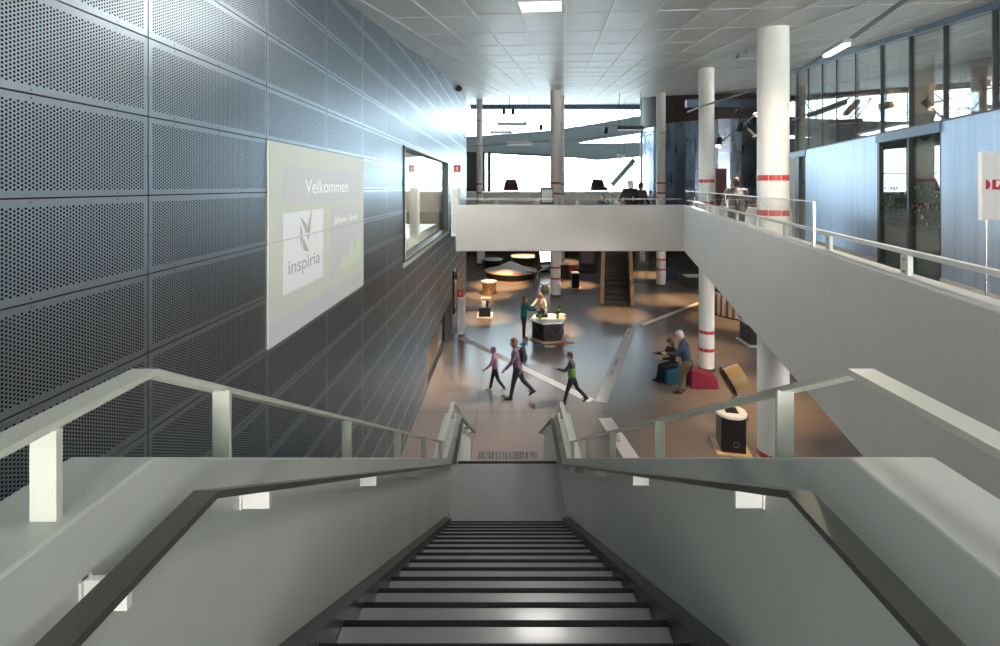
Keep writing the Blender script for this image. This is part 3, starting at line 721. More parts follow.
# hexagonal bottle table
p=G(548,338); p.z=0
HT=thing('hexagonal_table','black six-sided exhibit table with pale top, carrying green bottles','table',p,R(12))
def hexa(r,a0=0): return [(r*math.cos(math.pi/3*i+a0),r*math.sin(math.pi/3*i+a0)) for i in range(6)]
mb=MB(); mb.prism(hexa(.62),'z',.06,.70); mb.build('body',M['black'],HT,bevel=.008)
mb=MB(); mb.prism(hexa(.74),'z',0,.06); mb.build('base_plate',M['woodlight'],HT,bevel=.006)
mb=MB(); mb.prism(hexa(.73),'z',.70,.76); mb.build('table_top',M['whitegloss'],HT,bevel=.006)
for k in range(6):
    a=math.pi/3*(k+.5); c=Vector((math.cos(a),math.sin(a),0))*.541; tt=Vector((-math.sin(a),math.cos(a),0)); mb=MB()
    for s1,s2 in ((-.25,.25),(.25,-.25)):
        pass
    q=[c+tt*-.26+Vector((0,0,.14)),c+tt*.26+Vector((0,0,.14)),c+tt*.26+Vector((0,0,.62)),c+tt*-.26+Vector((0,0,.62))]
    for i in range(4): mb.bar(q[i],q[(i+1)%4],.02,.02)
    mb.bar(q[3],q[1],.03,.03); mb.build('side_frame',M['darkgrey'],HT)
top=.76
def bottle(px,py,lab):
    b=G(px,py,top); t=tag(MB().lathe([(0,0),(.045,0),(.047,.02),(.047,.20),(.04,.235),(.016,.28),(.015,.35),(.018,.355),(.018,.37),(0,.37)],n=20).build('bottle',M['bottle'],loc=b,smooth=True),lab,'bottle','green bottles on the hexagonal table')
    mb=MB(); mb.lathe([(.0475,.06),(.049,.06),(.049,.17),(.0475,.17)],n=20); mb.build('paper_band',M['label_green'],t,smooth=True)
M['bottle']=mat('green_glass_bottle',(.02,.10,.035),.12,0,.05); M['label_green']=mat('bright_green_paper',(.14,.42,.10),.5)
bottle(540,318.5,'green bottle before the dark box on the six-sided table'); bottle(557.5,318.2,'green bottle nearest the middle of the six-sided table'); bottle(559.2,312.5,'green bottle farthest back on the six-sided table')
b=G(542,316.5,top); t=thing('exhibit_box','low black stepped box with a white sheet on the six-sided table','box',b)
MB().box(-.24,-.14,0,.22,.16,.10).build('tray',M['black'],t,bevel=.005); MB().box(-.14,-.06,.10,.10,.13,.30).build('case',M['black'],t,bevel=.005); MB().box(.10,.02,.10,.20,.10,.26).build('sheet',M['whitegloss'],t)
b=G(562,315.5,top); tag(MB().lathe([(0,.012),(.10,.012),(.14,.05),(.15,.05),(.11,.0),(0,0)],n=32).build('plate',M['whitegloss'],loc=b,smooth=True),'round white plate near the edge of the six-sided table','plate')
for px,py,c,nm,w in ((523.5,344,(.05,.35,.40),'turquoise',.3),(537,345.5,(.08,.25,.5),'blue',.35),(550,346.5,(.65,.65,.62),'white',.38),(561,344.5,(.70,.16,.05),'orange',.42),(568,342.5,(.75,.25,.16),'coral',.45),(569,336.5,(.45,.38,.20),'ochre',.4)):
    b=G(px,py); b.z=.002
    tag(MB().box(-w/2,-.13,0,w/2,.13,.012).build('floor_card',clr('card_'+nm,c),loc=b),f'{nm} card lying on the floor round the six-sided table','card','coloured cards round the six-sided table')
# timeline strips on the floor with lettering
M['strip']=mat('white_floor_strip',(.72,.68,.66),.75,0,.04,6,spec=.1); M['ink']=mat('black_ink',(.03,.03,.035),.5)
def strip(a,b,w,lab):
    a,b=Vector(a),Vector(b); d=(b-a); ln=d.length; rz=math.atan2(d.y,d.x)
    t=thing('floor_strip',lab,'floor strip',(a.x,a.y,.001),rz,'white lettered strips on the hall floor')
    MB().box(0,-w/2,0,ln,w/2,.003).build('strip',M['strip'],t); return t,ln
def g2(px,py): return G(px,py)
A,_l=strip(g2(461,337.5),g2(591.5,401),.27,'long white strip crossing the floor behind the two walking with the backpack')
text('1900',.15,frame4((2.4,-.07,.003),(1,0,0),(0,1,0)),M['ink'],'lettering',A,.0006)
B,_l=strip(g2(631.5,328.5),g2(601,402),.33,'white lettered strip running from the dark stairs towards the stair foot')
text('Fremtiden  •  Energi',.19,frame4((3.6,-.09,.003),(1,0,0),(0,1,0)),M['ink'],'lettering',B,.0006)
text('Natur',.17,frame4((.5,-.08,.003),(1,0,0),(0,1,0)),M['ink'],'lettering',B,.0006)
Cc,_l=strip(g2(605,418),g2(634,462),.34,'short white strip on the floor just beyond the stair wall posts')
text('Miljø',.19,frame4((.9,.09,.003),(1,0,0),(0,-1,0)) if False else frame4((.75,-.09,.003),(1,0,0),(0,1,0)),M['ink'],'lettering',Cc,.0006)
strip(g2(642,325),g2(724,293),.22,'narrow white strip leading behind the red banded column')
# round cone table
p=G(511,277.2); 
T=thing('round_exhibit_table','large round black-sided table with a metal cone rising in its middle','table',(p.x,p.y,0))
MB().lathe([(0,.0),(1.62,.0),(1.62,.06),(1.56,.06),(1.56,.40),(0,.40)],n=64).build('drum',M['black'],T,smooth=True)
MB().lathe([(0,.40),(1.66,.40),(1.66,.47),(1.42,.47),(1.40,.44),(0,.44)],n=64).build('table_rim',M['woodlight'],T,smooth=True)
MB().lathe([(1.38,.441),(1.2,.50),(.06,1.02),(0,1.03)],n=64).build('cone',mat('grey_cone',(.60,.58,.56),.6,0),T,smooth=True)
MB().cyl((0,0,1.0),(0,0,3.4),.02).build('rod',M['black'],T)
MB().lathe([(0,0),(1.72,0),(1.72,.03),(0,.03)],n=64).build('plinth',M['wood'],T)
def on(tp,dx,dy,dz): return (tp.x+dx,tp.y+dy,dz)
tag(MB().box(-.22,-.1,0,.22,.1,.05).build('booklet',clr('red_cover',(.6,.05,.04)),loc=on(p,.35,-1.47,.473)),'red booklet on the rim of the round cone table','booklet')
tag(MB().box(-.25,-.12,0,.25,.12,.05).build('booklet',clr('purple_cover',(.20,.05,.30)),loc=on(p,1.18,-.9,.473)),'purple booklet on the rim of the round cone table','booklet')
# generic round / box kiosks
def kiosk(px,py,w,d,h,lab,body='black',topm='whitegloss',over=.06,rz=0,base=None,name='exhibit_kiosk'):
    p=G(px,py); t=thing(name,lab,'exhibit',(p.x,p.y,0),rz)
    z0=0
    if base: MB().box(-w/2-.10,-d/2-.10,0,w/2+.10,d/2+.10,.06).build('base_plate',M[base],t,bevel=.01); z0=.06
    MB().box(-w/2,-d/2,z0,w/2,d/2,h).build('body',M[body],t,bevel=.012)
    MB().box(-w/2-over,-d/2-over,h,w/2+over,d/2+over,h+.05).build('counter',M[topm],t,bevel=.015)
    return t,p
def drumkiosk(px,py,r,h,lab,body='black',topm='whitegloss',over=.08):
    p=G(px,py); t=thing('round_kiosk',lab,'exhibit',(p.x,p.y,0))
    MB().lathe([(0,0),(r,0),(r,h),(0,h)],n=48).build('body',M[body],t,smooth=True)
    MB().lathe([(0,h),(r+over,h),(r+over,h+.06),(0,h+.06)],n=48).build('counter',M[topm],t,smooth=True); return t,p
M['speck']=mat('speckled_ply',(.60,.34,.12),.5,0,.3,14)
M['bluebox']=mat('navy_laminate',(.03,.06,.14),.4)
t,p=drumkiosk(489,293.5,.36,.62,'round ply kiosk with rust red spots and white top','speck')
mb=MB()
for a,z in ((-2.2,.4),(-1.9,.22),(-1.6,.45),(-1.3,.28),(-1.0,.42),(-2.5,.2)): 
    c=Vector((math.cos(a)*.36,math.sin(a)*.36,z)); mb.cyl(c*1.0,c+Vector((math.cos(a),math.sin(a),0))*.005,.045,n=12)
mb.build('spots',M['red'],t)
t,p=kiosk(485,316,.50,.75,.40,'low black kiosk with lit white base plate near the steel wall',base='whitegloss',topm='black',over=0)
MB().box(-.12,-.1,.45,.14,.28,.72).build('hood',M['black'],t,bevel=.01); MB().box(-.13,-.22,.45,.05,-.10,.70).build('screen_sheet',M['whitegloss'],t); MB().box(-.2,.18,.72,.26,.42,.76).build('lid',M['whitegloss'],t)
drumkiosk(493,269,.60,.66,'round black counter with pale ring behind the cone table')
MB_=None
drumkiosk(524,266.5,.92,.72,'wide round black counter with white top under the bridge')
t,p=kiosk(575,288,.42,.62,.85,'tall grey-black kiosk on a lit base plate beside the black mat',base='woodlight',topm='grey',over=.01)
p=G(569.5,291.5); tag(MB().box(-.42,-.30,0,.42,.30,.015).build('floor_mat',M['black'],loc=(p.x,p.y,.001)),'small black mat on the floor before the grey-black kiosk','mat')
kiosk(564,277.5,.55,.55,.85,'black kiosk between the middle column and the tilted pod')
kiosk(669,279,.75,.6,.62,'navy blue kiosk on the floor behind the far column','bluebox','bluebox',.02)
kiosk(693,287,.85,.7,.62,'black kiosk with white counter under the gallery edge')
kiosk(757,343,.9,.8,.75,'black kiosk half hidden by the gallery edge',base='whitegloss')
# tilted pods
def pod(px,py,rz,lab,scr):
    p=G(px,py); t=thing('display_pod',lab,'display pod',(p.x,p.y,0),rz)
    MB().prism([(-.55,0),(.75,0),(.75,.35),(.35,.5),(.05,1.9),(-.35,1.9),(-.25,.5),(-.55,.3)],'y',-.55,.55).build('shell',M['black'],t,bevel=.03)
    mb=MB(); m=Matrix.Rotation(math.atan2(-.3,1.4),3,'Y'); m=Matrix.Rotation(-math.atan2(.30,1.4),3,'Y')
    mb.obox((.215,0,1.22),(.02,.85,1.15),m); mb.build('screen',scr,t)
    MB().lathe([(0,.0),(.95,.0),(.95,.04),(0,.04)],n=40).build('base_plate',M['darkgrey'],t)
    return t
pod(543.5,270.6,R(-62),'tilted black display pod with bright white screen',emis('pod_screen',(.95,.98,1),2.2))
pod(588,272.5,R(-110),'tilted black display pod with dull brown screen',clr('brown_screen',(.16,.10,.09),.3))
p=G(571.8,275); tag(MB().ball((0,0,.32),.36,(1,1,.88),seg=20,rings=12).build('beanbag',clr('red_fabric',(.55,.03,.04),.8),loc=(p.x,p.y,0),smooth=True),'round red beanbag behind the grey-black kiosk','beanbag')
# standing hoop
p=G(545,290); t=thing('standing_hoop','slim pale hoop standing upright on a round yellow foot','hoop',(p.x,p.y,0))
MB().torus((0,0,.72),.45,.03,'y',40).build('ring',mat('pale_ring',(.6,.55,.5),.4,.3),t,smooth=True)
MB().lathe([(0,0),(.24,0),(.26,.06),(.20,.22),(.1,.28),(0,.28)],n=28).build('foot',clr('yellow_foot',(.75,.60,.22),.5),t,smooth=True)
# dark stairs on the far side
p=G(617,304); t=thing('far_staircase','dark staircase with pale wooden sides rising under the bridge','staircase',(p.x,p.y,0),R(-12.5))
W=1.25; n=22; dz=UP/24; run=.30
for k in range(n):
    MB().box(-W/2,k*run,k*dz,W/2,k*run+run+.05,(k+1)*dz).build('tread',M['darkgrey'] if k not in(13,) else M['grey'],t)
for s in (-1,1):
    x=s*(W/2+.09)
    MB().prism([(-.25,0),(-.25,.95),(0,1.0),(n*run,n*dz+1.0),(n*run,n*dz-.4),(.8,0)],'x',x-.085,x+.085).build('side_panel',M['wood'],t,bevel=.01)
    MB().tube([(s*(W/2-.06),-.1,.82),(s*(W/2-.06),.1,.9),(s*(W/2-.06),n*run,n*dz+.85)],.022).build('handrail',M['darkframe'],t,smooth=True)
# wire rack
p=G(642,283); t=thing('wire_rack','tall slim steel wire rack beside the dark staircase','rack',(p.x,p.y,0))
for x in (-.28,.28):
    for y in (-.2,.2): MB().cyl((x,y,0),(x,y,2.1),.02,n=8).build('upright',M['steel'],t)
for z in (.25,.75,1.25,1.75):
    mb=MB()
    for i in range(8): mb.cyl((-.28+i*.08,-.2,z),(-.28+i*.08,.2,z),.006,n=6)
    for y in (-.2,.2): mb.cyl((-.28,y,z),(.28,y,z),.01,n=6)
    mb.build('shelf',M['steel'],t)
# pouf of angular cushions
p=Vector((5.0,14.3,0))
t=thing('pouf','angular crimson foam seat leaning down beside the banded column','seat',(5.62,13.75,0),R(-4))
mb=MB(); mb.add([(-.36,-.30,0),(.42,-.28,0),(.42,.28,0),(-.36,.30,0),(-.34,-.26,.52),(.38,-.25,.30),(.38,.25,.30),(-.34,.28,.52)],[(3,2,1,0),(4,5,6,7),(0,1,5,4),(1,2,6,5),(2,3,7,6),(3,0,4,7)]); mb.build('cushion',clr('crimson_fabric',(.19,.005,.035),.75),t,bevel=.03)
t=thing('pouf','angular teal foam seat under the seated person','seat',(4.90,14.08,0),R(6))
mb=MB(); mb.add([(-.32,-.34,0),(.32,-.34,0),(.32,.34,0),(-.32,.34,0),(-.29,-.30,.40),(.29,-.30,.48),(.29,.30,.48),(-.29,.30,.40)],[(3,2,1,0),(4,5,6,7),(0,1,5,4),(1,2,6,5),(2,3,7,6),(3,0,4,7)]); mb.build('cushion',clr('teal_fabric',(.01,.09,.16),.75),t,bevel=.03)
# drum exhibit
p=Vector((5.72,11.95,0)); t=thing('drum_exhibit','tilted wooden drum with studded rim on a steel stand','drum',p,0)
m=Vector((-.80,.10,-.42)).to_track_quat('Z','Y').to_matrix()
def dl(mb,prof,c): 
    q=MB().lathe(prof,n=40); mb.add([Vector(c)+m@v for v in q.v],q.f); return mb
dl(MB(),[(0,-.26),(.28,-.26),(.30,-.1),(.30,.14),(0,.14)],(0,0,.92)).build('shell',mat('gilt_wood',(.50,.36,.18),.3,.3),t,smooth=True)
dl(MB(),[(0,.14),(.30,.14),(.33,.13),(.33,.20),(.29,.22),(0,.22)],(0,0,.92)).build('rim',M['black'],t,smooth=True)
for i in range(14):
    a=math.pi*2*i/14; mb=MB(); mb.ball(Vector((0,0,.92))+m@Vector((.345*math.cos(a),.345*math.sin(a),.15)),.032,seg=8,rings=6); mb.build('stud',M['black'],t,smooth=True)
MB().cyl((0,0,.02),(0,0,.75),.04).build('stand',M['steel'],t); MB().lathe([(0,0),(.34,0),(.34,.02),(0,.02)],n=32).build('base_plate',M['darkgrey'],t)
# touch kiosk with rounded white top
p=Vector((4.93,10.45,0)); t=thing('touch_kiosk','black box kiosk with rounded white top and dark touch screen','kiosk',p,R(-12))
MB().box(-.36,-.36,0,.36,.36,.035).build('base_plate',M['woodlight'],t,bevel=.01)
MB().box(-.25,-.27,.035,.25,.27,.76).build('body',M['black'],t,bevel=.012)
mb=MB(); 
pts=[]
for i in range(40):
    a=2*math.pi*i/40; c,s=math.cos(a),math.sin(a); r=.31*(1+.05*math.cos(4*a)) ; pts.append((math.copysign(abs(c)**.75,c)*r,math.copysign(abs(s)**.75,s)*r))
mb.prism(pts,'z',.76,.84); mb.build('counter',M['whitegloss'],t,bevel=.02)
MB().box(-.13,-.15,.84,.13,.13,.852).build('screen',mat('dark_screen',(.03,.035,.03),.15),t)
mb=MB(); c=(.05,-.272,.22)
for a,b in (((-.05,-.05),(.05,-.05)),((.05,-.05),(.05,.05)),((.05,.05),(-.05,.05)),((-.05,.05),(-.05,-.05))): mb.bar((c[0]+a[0],-.272,c[2]+a[1]),(c[0]+b[0],-.272,c[2]+b[1]),.012,.008)
mb.build('symbol',M['grey'],t)
# pleated curved curtain counter
c=Vector((11.2,21.8)); mb=MB(); vs=[];n=90
for i in range(n+1):
    a=R(150)+R(150)*i/n; r=1.9+.05*math.sin(i*1.3)
    vs += [(r*math.cos(a),r*math.sin(a),.05),(r*math.cos(a),r*math.sin(a),1.0),((r-.06)*math.cos(a),(r-.06)*math.sin(a),.05),((r-.06)*math.cos(a),(r-.06)*math.sin(a),1.0)]
fs=[]
for i in range(n):
    a=i*4; fs += [(a,a+4,a+5,a+1),(a+2,a+3,a+7,a+6),(a+1,a+5,a+7,a+3),(a,a+2,a+6,a+4)]
mb.add(vs,fs); t=thing('curved_counter','curved counter skirted with pale pleated cloth under the gallery','counter',(c.x,c.y,0))
mb.build('pleated_skirt',clr('pale_cloth',(.42,.36,.32),.8),t,smooth=True); MB().lathe([(1.75,0),(1.95,0),(1.95,.05),(1.75,.05)],n=48).build('plinth',M['black'],t)
# white extinguisher cabinets with red signs
def cabinet(loc,h,lab1,lab2,dark=False):
    t=thing('hydrant_cabinet',lab1,'cabinet',loc); MB().box(-.14,-.16,0,.14,.16,h).build('body',M['white'],t,bevel=.01); MB().box(-.10,-.166,.1,.10,-.16,h-.08).build('door',M['wall_white'],t); MB().cyl((.07,-.175,h*.55),(.07,-.16,h*.55),.015).build('knob',M['steel'],t)
cabinet((-1.83,18.6,0),1.42,'tall white hydrant cabinet on the hall floor by the steel wall','')
cabinet((-1.72,15.6,UP),1.60,'tall white hydrant cabinet on the bridge by the steel wall','')
def firesign(loc,s,lab,post=None):
    t=thing('fire_sign',lab,'sign',loc); mb=MB(); mb.box(-s/2,-.012,-s/2,s/2,.012,s/2); mb.build('plate',M['red'],t)
    mb=MB(); mb.box(-s*.06,-.015,-s*.32,s*.06,-.0121,s*.30); mb.box(-s*.2,-.015,s*.02,s*.2,-.0121,s*.12); mb.build('symbol',M['whitegloss'],t)
    if post: MB().cyl((0,.014,-post),(0,.014,s*.6),.012,n=10).build('post',M['steel'],t)
firesign((-1.86,18.42,1.60),.26,'red fire hydrant sign above the cabinet on the hall floor',.18)
firesign((-1.66,15.42,6.37),.24,'red fire hydrant sign above the cabinet on the bridge',.62)
# wall items at the far end of steel wall: dark screen and small lamps
t=thing('wall_screen','dark flat screen fixed at the low end of the steel wall','screen',(XL+.06,20.2,1.35)); MB().box(-.05,-.55,-.9,.02,.55,.9).build('housing',M['black'],t,bevel=.01); MB().box(.0205,-.5,-.85,.024,.5,.85).build('glass_front',mat('navy_screen',(.03,.05,.09),.15),t)
p=G(480,281); t=thing('banner_stand','white banner panel standing against the far hall behind the cone table','panel',(p.x-.05,31.5,0)); MB().box(-.22,-.02,.9,.22,.02,2.1).build('sheet',M['whitegloss'],t); MB().cyl((0,0.03,0),(0,.03,2.0),.02).build('pole',M['steel'],t); MB().lathe([(0,0),(.2,0),(.2,.02),(0,.02)]).build('foot',M['darkgrey'],t)
# ================================================================ UPPER FLOOR THINGS
p=P(547,205,17.2); t=thing('monitor_kiosk','grey pedestal with framed monitor behind the bridge rail','kiosk',(p.x,17.2,UP))
MB().box(-.16,-.10,0,.16,.12,.95).build('pedestal',M['soffit'],t,bevel=.01); mm=MB().box(-.24,-.06,.95,.24,.05,1.60).build('monitor',M['darkframe'],t,bevel=.012); MB().box(-.19,-.065,1.06,.19,-.0601,1.52).build('screen',mat('grey_screen',(.30,.32,.30),.3),mm)
M['tableblk']=mat('dark_table',(.05,.05,.055),.4)
p=P(617,205,16.55)
t=thing('cafe_table','small white-topped table between the people behind the bridge rail','table',(p.x,16.9,UP)); MB().box(-.12,-.28,.70,.80,.28,.73).build('table_top',M['whitegloss'],t,bevel=.006)
for x in (-.06,.74):
    for y in (-.22,.22): MB().cyl((x,y,0),(x,y,.70),.02,n=10).build('leg',M['steel'],t)
tag(MB().lathe([(0,0),(.06,0),(.10,.05),(.11,.05),(.07,0),(0,.01)],n=20).build('bowl',M['whitegloss'],loc=(p.x+.35,16.4,UP+.731),smooth=True),'small white bowl on the table behind the bridge rail','bowl')
for k,(dx,lab) in enumerate(((-1.15,'chair under the seated bald man'),(-.3,'chair under the fair haired child'))):
    t=thing('chair','plain black '+lab,'chair',(p.x+dx,17.0 if k==0 else 17.55,UP),R(-90) if k==0 else R(180))
    MB().box(-.2,-.2,.42,.2,.2,.45).build('seat',M['black'],t,bevel=.01); MB().box(-.2,-.22,.55,.2,-.19,.82).build('backrest',M['black'],t,bevel=.01)
    for x in (-.18,.18):
        for y in (-.2,.18): MB().cyl((x,y,0),(x,y,.84 if y<0 else .42),.014,n=8).build('leg',M['steel'],t)
# armchairs and frames on the far floor
FZ=5.28
def armchair(px,y,c,lab,s=1):
    x=(px-CX)/F*y; t=thing('armchair',lab,'armchair',(x,y,FZ)); f=clr('fabric_'+lab.split()[0],c,.8)
    MB().prism([(-.75*s,.1),(.75*s,.1),(.62*s,.75),(.45*s,1.15),(-.45*s,1.15),(-.62*s,.75)],'y',.2,.5).build('backrest',f,t,bevel=.05); MB().box(-.7*s,-.5,.1,.7*s,.3,.45).build('seat',f,t,bevel=.05)
    for x in (-.6,.6):
        for y in (-.4,.4): MB().cyl((x*s,y,0),(x*s,y,.12),.03,n=8).build('leg',M['black'],t)
armchair(511,44,(.09,.02,.07),'purple high-backed armchair before the end facade')
armchair(598.5,44,(.02,.02,.025),'black armchair before the end facade under the strut',.95)
def gate(px,y,w,h,lab):
    x=(px-CX)/F*y; t=thing('clothes_frame',lab,'frame',(x,y,FZ))
    for s in (-1,1): MB().box(s*w/2-.04,-.04,0,s*w/2+.04,.04,h).build('upright',M['darkframe'],t)
    MB().box(-w/2,-.04,h-.06,w/2,.04,h+.02).build('crossbar',M['darkframe'],t); MB().box(-w/2,-.04,.4,w/2,.04,.46).build('crossbar',M['darkframe'],t)
gate(591,45,.75,1.2,'black tube frame beside the black armchair'); gate(611,45,.75,1.2,'black tube frame standing below the grey strut')
def bench(px,y,w,lab): pass
# wooden cabinet, desk and things on the gallery end
p=P(719,205,19); t=thing('cabinet','dark red wooden cabinet against the curved steel wall','cabinet',(p.x,19,UP)); f=clr('dark_red_wood',(.10,.025,.022),.45)
MB().box(-.22,-.2,0,.22,.2,2.35).build('body',f,t,bevel=.01); MB().box(-.19,-.215,.1,.19,-.2,2.25).build('door',f,t); MB().box(.13,-.23,1.1,.15,-.215,1.25).build('handle',M['steel'],t)
p=P(742,205,12.6); t=thing('counter','long white counter in front of the standing man on the gallery','counter',(p.x+.45,13.4,UP)); MB().box(-.95,-.3,0,1.2,.3,1.02).build('body',M['white'],t,bevel=.01); MB().box(-1.0,-.35,1.02,1.25,.35,1.06).build('worktop',M['white'],t,bevel=.008)
p2=(t.location.x+.30,13.2,UP+1.061); q=thing('tray','dark tray of small orange parts on the long white counter','tray',p2); MB().box(-.25,-.12,0,.25,.12,.05).build('tray_body',M['black'],q); 
mb=MB(); 
for i in range(6): mb.ball((-.2+i*.08,.02*(-1)**i,.07),.035,seg=8,rings=6)
mb.build('parts',clr('orange_parts',(.6,.25,.08)),q)
def stand(px,y,lab,n):
    x=(px-CX)/F*y; t=thing('stool',lab,'stool',(x,y,UP),0,'steel stools at the end of the bridge'); MB().lathe([(0,.74),(.16,.74),(.17,.78),(0,.80)],n=24).build('seat',M['steel'],t,smooth=True); MB().cyl((0,0,0),(0,0,.74),.03).build('stem',M['steel'],t); MB().lathe([(0,0),(.2,0),(.2,.02),(0,.02)],n=24).build('foot',M['steel'],t); MB().torus((0,0,.3),.15,.012,'z',24,6).build('foot_ring',M['steel'],t)
stand(689,16.0,'steel bar stool at the bridge corner next to the banded column',0); stand(695,17.2,'steel bar stool a step behind the one at the bridge corner',1)
M['trackgrey']=mat('grey_track_paint',(.16,.18,.20),.5)
# ================================================================ LIGHT TRACKS, LAMPS, CABLES
def track(pts,r,lab,m='trackgrey'):
    o=MB().tube([Vector(p) for p in pts],r).build('light_track',M[m],smooth=True); return tag(o,lab,'light track')
track([P(930,-14,5.2),P(905,0,5.45),P(842,45,6.6),P(776,83,9.6),P(700,107,14.0),P(688,112,15.5)],.028,'long steel light track curving up to the ceiling over the gallery')
track([P(717,145,13.2),P(764,108,12.4)],.03,'short steel light track sloping behind the thick column')
track([P(792,120,13.5),P(850,98,11.0)],.022,'thin light track before the upper glazing')
track([(XL+.02,30,P(0,120,30).z),P(655,127,30)],.02,'thin cable track across the hall from the steel wall')
track([P(470,146,33),P(560,141,31.5),P(660,131,30)],.018,'second thin cable track rising to the far column')
track([P(600,143,27),P(690,128,26)],.016,'thin cable from the hanging lamp to the far column')
# bright fixture on the long track
c=P(836,50.5,6.55); d=(P(842,45,6.6)-P(776,83,9.6)).normalized()
t=thing('track_luminaire','lit linear lamp hanging under the long track over the gallery','lamp',c)
MB().bar(-d*.36+Vector((0,0,.045)),d*.36+Vector((0,0,.045)),.11,.05).build('housing',M['soffit'],t); MB().bar(-d*.34,d*.34,.085,.03).build('tube',M['warmlamp'],t)
c=P(826,109,12.2); t=thing('track_luminaire','unlit dark linear lamp on the thin track before the upper glazing','lamp',c); d=(P(850,98,11.)-P(792,120,13.5)).normalized()
MB().bar(-d*.75,d*.75,.14,.10).build('housing',M['darkgrey'],t); MB().bar(-d*.7+Vector((0,0,-.06)),d*.7+Vector((0,0,-.06)),.10,.02).build('diffuser',M['grey'],t)
def spot(px,py,y,lab,lit=False,tilt=(0,.35,-.9),s=1.):
    c=P(px,py,y); t=thing('spotlight',lab,'spotlight',c); d=Vector(tilt).normalized()
    MB().cyl(-d*.12*s,d*.14*s,.075*s,.085*s).build('housing',M['black'],t,smooth=True); MB().cyl((0,0,.0),(0,0,.24*s),.015).build('bracket',M['black'],t)
    MB().cyl(d*.141*s,d*.15*s,.07*s).build('lens',M['warmlamp'] if lit else M['grey'],t)
spot(740,126,12.8,'black spotlight on the sloping track, the middle one',s=1.0); spot(757,139,12.6,'black spotlight hanging lowest behind the thick column',s=1.0,tilt=(.6,.3,-.7)); spot(719,142,13.1,'small lit spotlight at the low end of the sloping track',True,(-.3,-.4,-.8)); spot(748,131.5,12.8,'black spotlight beside the middle one on the sloping track',tilt=(.7,.2,-.6))
spot(757,111,12.6,'lit spotlight at the high end of the sloping track',True,(-.4,-.5,-.7))
spot(741,111,14.5,'black box speaker light high before the drum fascia',s=1.3,tilt=(1,0,-.2))
for px,py,y,lab in ((504,111,33,'pair spotlight under the ceiling near the slim column'),(513,111,33,'spotlight next to the pair under the ceiling'),(541,127,33,'small white spotlight on the cable before the middle column'),(606,130,30,'small pale spotlight on the cable under the canopy wedge')): spot(px,py,y,lab,s=1.5)
def linear(px0,px1,py,y,lab,m='white'):
    a,b=P(px0,py,y),P(px1,py,y); c=(a+b)/2; t=thing('hanging_lamp',lab,'lamp',c); h=(b-a).length/2
    MB().box(-h,-.12,-.10,h,.12,.10).build('housing',M[m],t,bevel=.01)
    MB().box(-h+.05,-.1,-.115,h-.05,.1,-.1001).build('diffuser',M['whitegloss'],t)
    zc=ceil_z(y)-c.z
    for s in (-1,1): MB().cyl((s*h*.8,0,.1),(s*h*.8,0,zc),.012,n=6).build('wire',M['darkframe'],t)
linear(497,527,124,33,'long white hanging lamp highest of those before the canopy'); linear(490,512,132.3,34.5,'white hanging lamp just under the highest one'); linear(507,532,143.3,31,'white hanging lamp lowest before the canopy band'); linear(617,643,128,27,'dark hanging lamp beside the slim column end','darkgrey')
linear(617.5,625,155,36,'small green-white hanging lamp before the strut')
t=thing('security_camera','small dark dome camera under the ceiling at the end of the steel wall','camera',P(459,87.5,21)); MB().ball((0,0,-.05),.14,seg=16,rings=10).build('dome',M['black'],t,smooth=True); MB().cyl((0,0,0),(0,0,.2),.05).build('bracket',M['steel'],t); MB().cyl((0,0,.1),(-.12,0,.1),.04).build('arm',M['steel'],t)
c=P(746,56,11); t=thing('ceiling_fitting','small grey emergency light box under the ceiling beside the thick column','lamp',c); MB().box(-.2,-.08,-.05,.2,.08,.05).build('housing',M['grey'],t,bevel=.01); MB().cyl((0,0,.05),(0,0,ceil_z(11)-c.z),.012,n=6).build('rod',M['steel'],t); MB().box(-.17,-.06,-.056,.17,.06,-.0501).build('diffuser',M['whitegloss'],t)
# ================================================================ PEOPLE
def remeshed(mb, name, m, vox, smooth_it=2, parent=None, factor=.5):
    me=mb.mesh(name); o=bpy.data.objects.new(name,me); COL.objects.link(o)
    r=o.modifiers.new('r','REMESH'); r.mode='VOXEL'; r.voxel_size=vox
    if smooth_it: s=o.modifiers.new('s','SMOOTH'); s.iterations=smooth_it; s.factor=factor
    bpy.context.view_layer.update(); dg=bpy.context.evaluated_depsgraph_get()
    n=bpy.data.meshes.new_from_object(o.evaluated_get(dg)); COL.objects.unlink(o); bpy.data.objects.remove(o); bpy.data.meshes.remove(me)
    n.materials.clear(); n.materials.append(m)
    for p in n.polygons: p.use_smooth=True
    q=bpy.data.objects.new(name,n); COL.objects.link(q)
    if parent: q.parent=parent
    return q
M['skin']=mat('skin',(.55,.33,.24),.5,0,.05); M['eye']=mat('eye',(.03,.02,.02),.2); M['sole']=mat('shoe_black',(.02,.02,.022),.5)
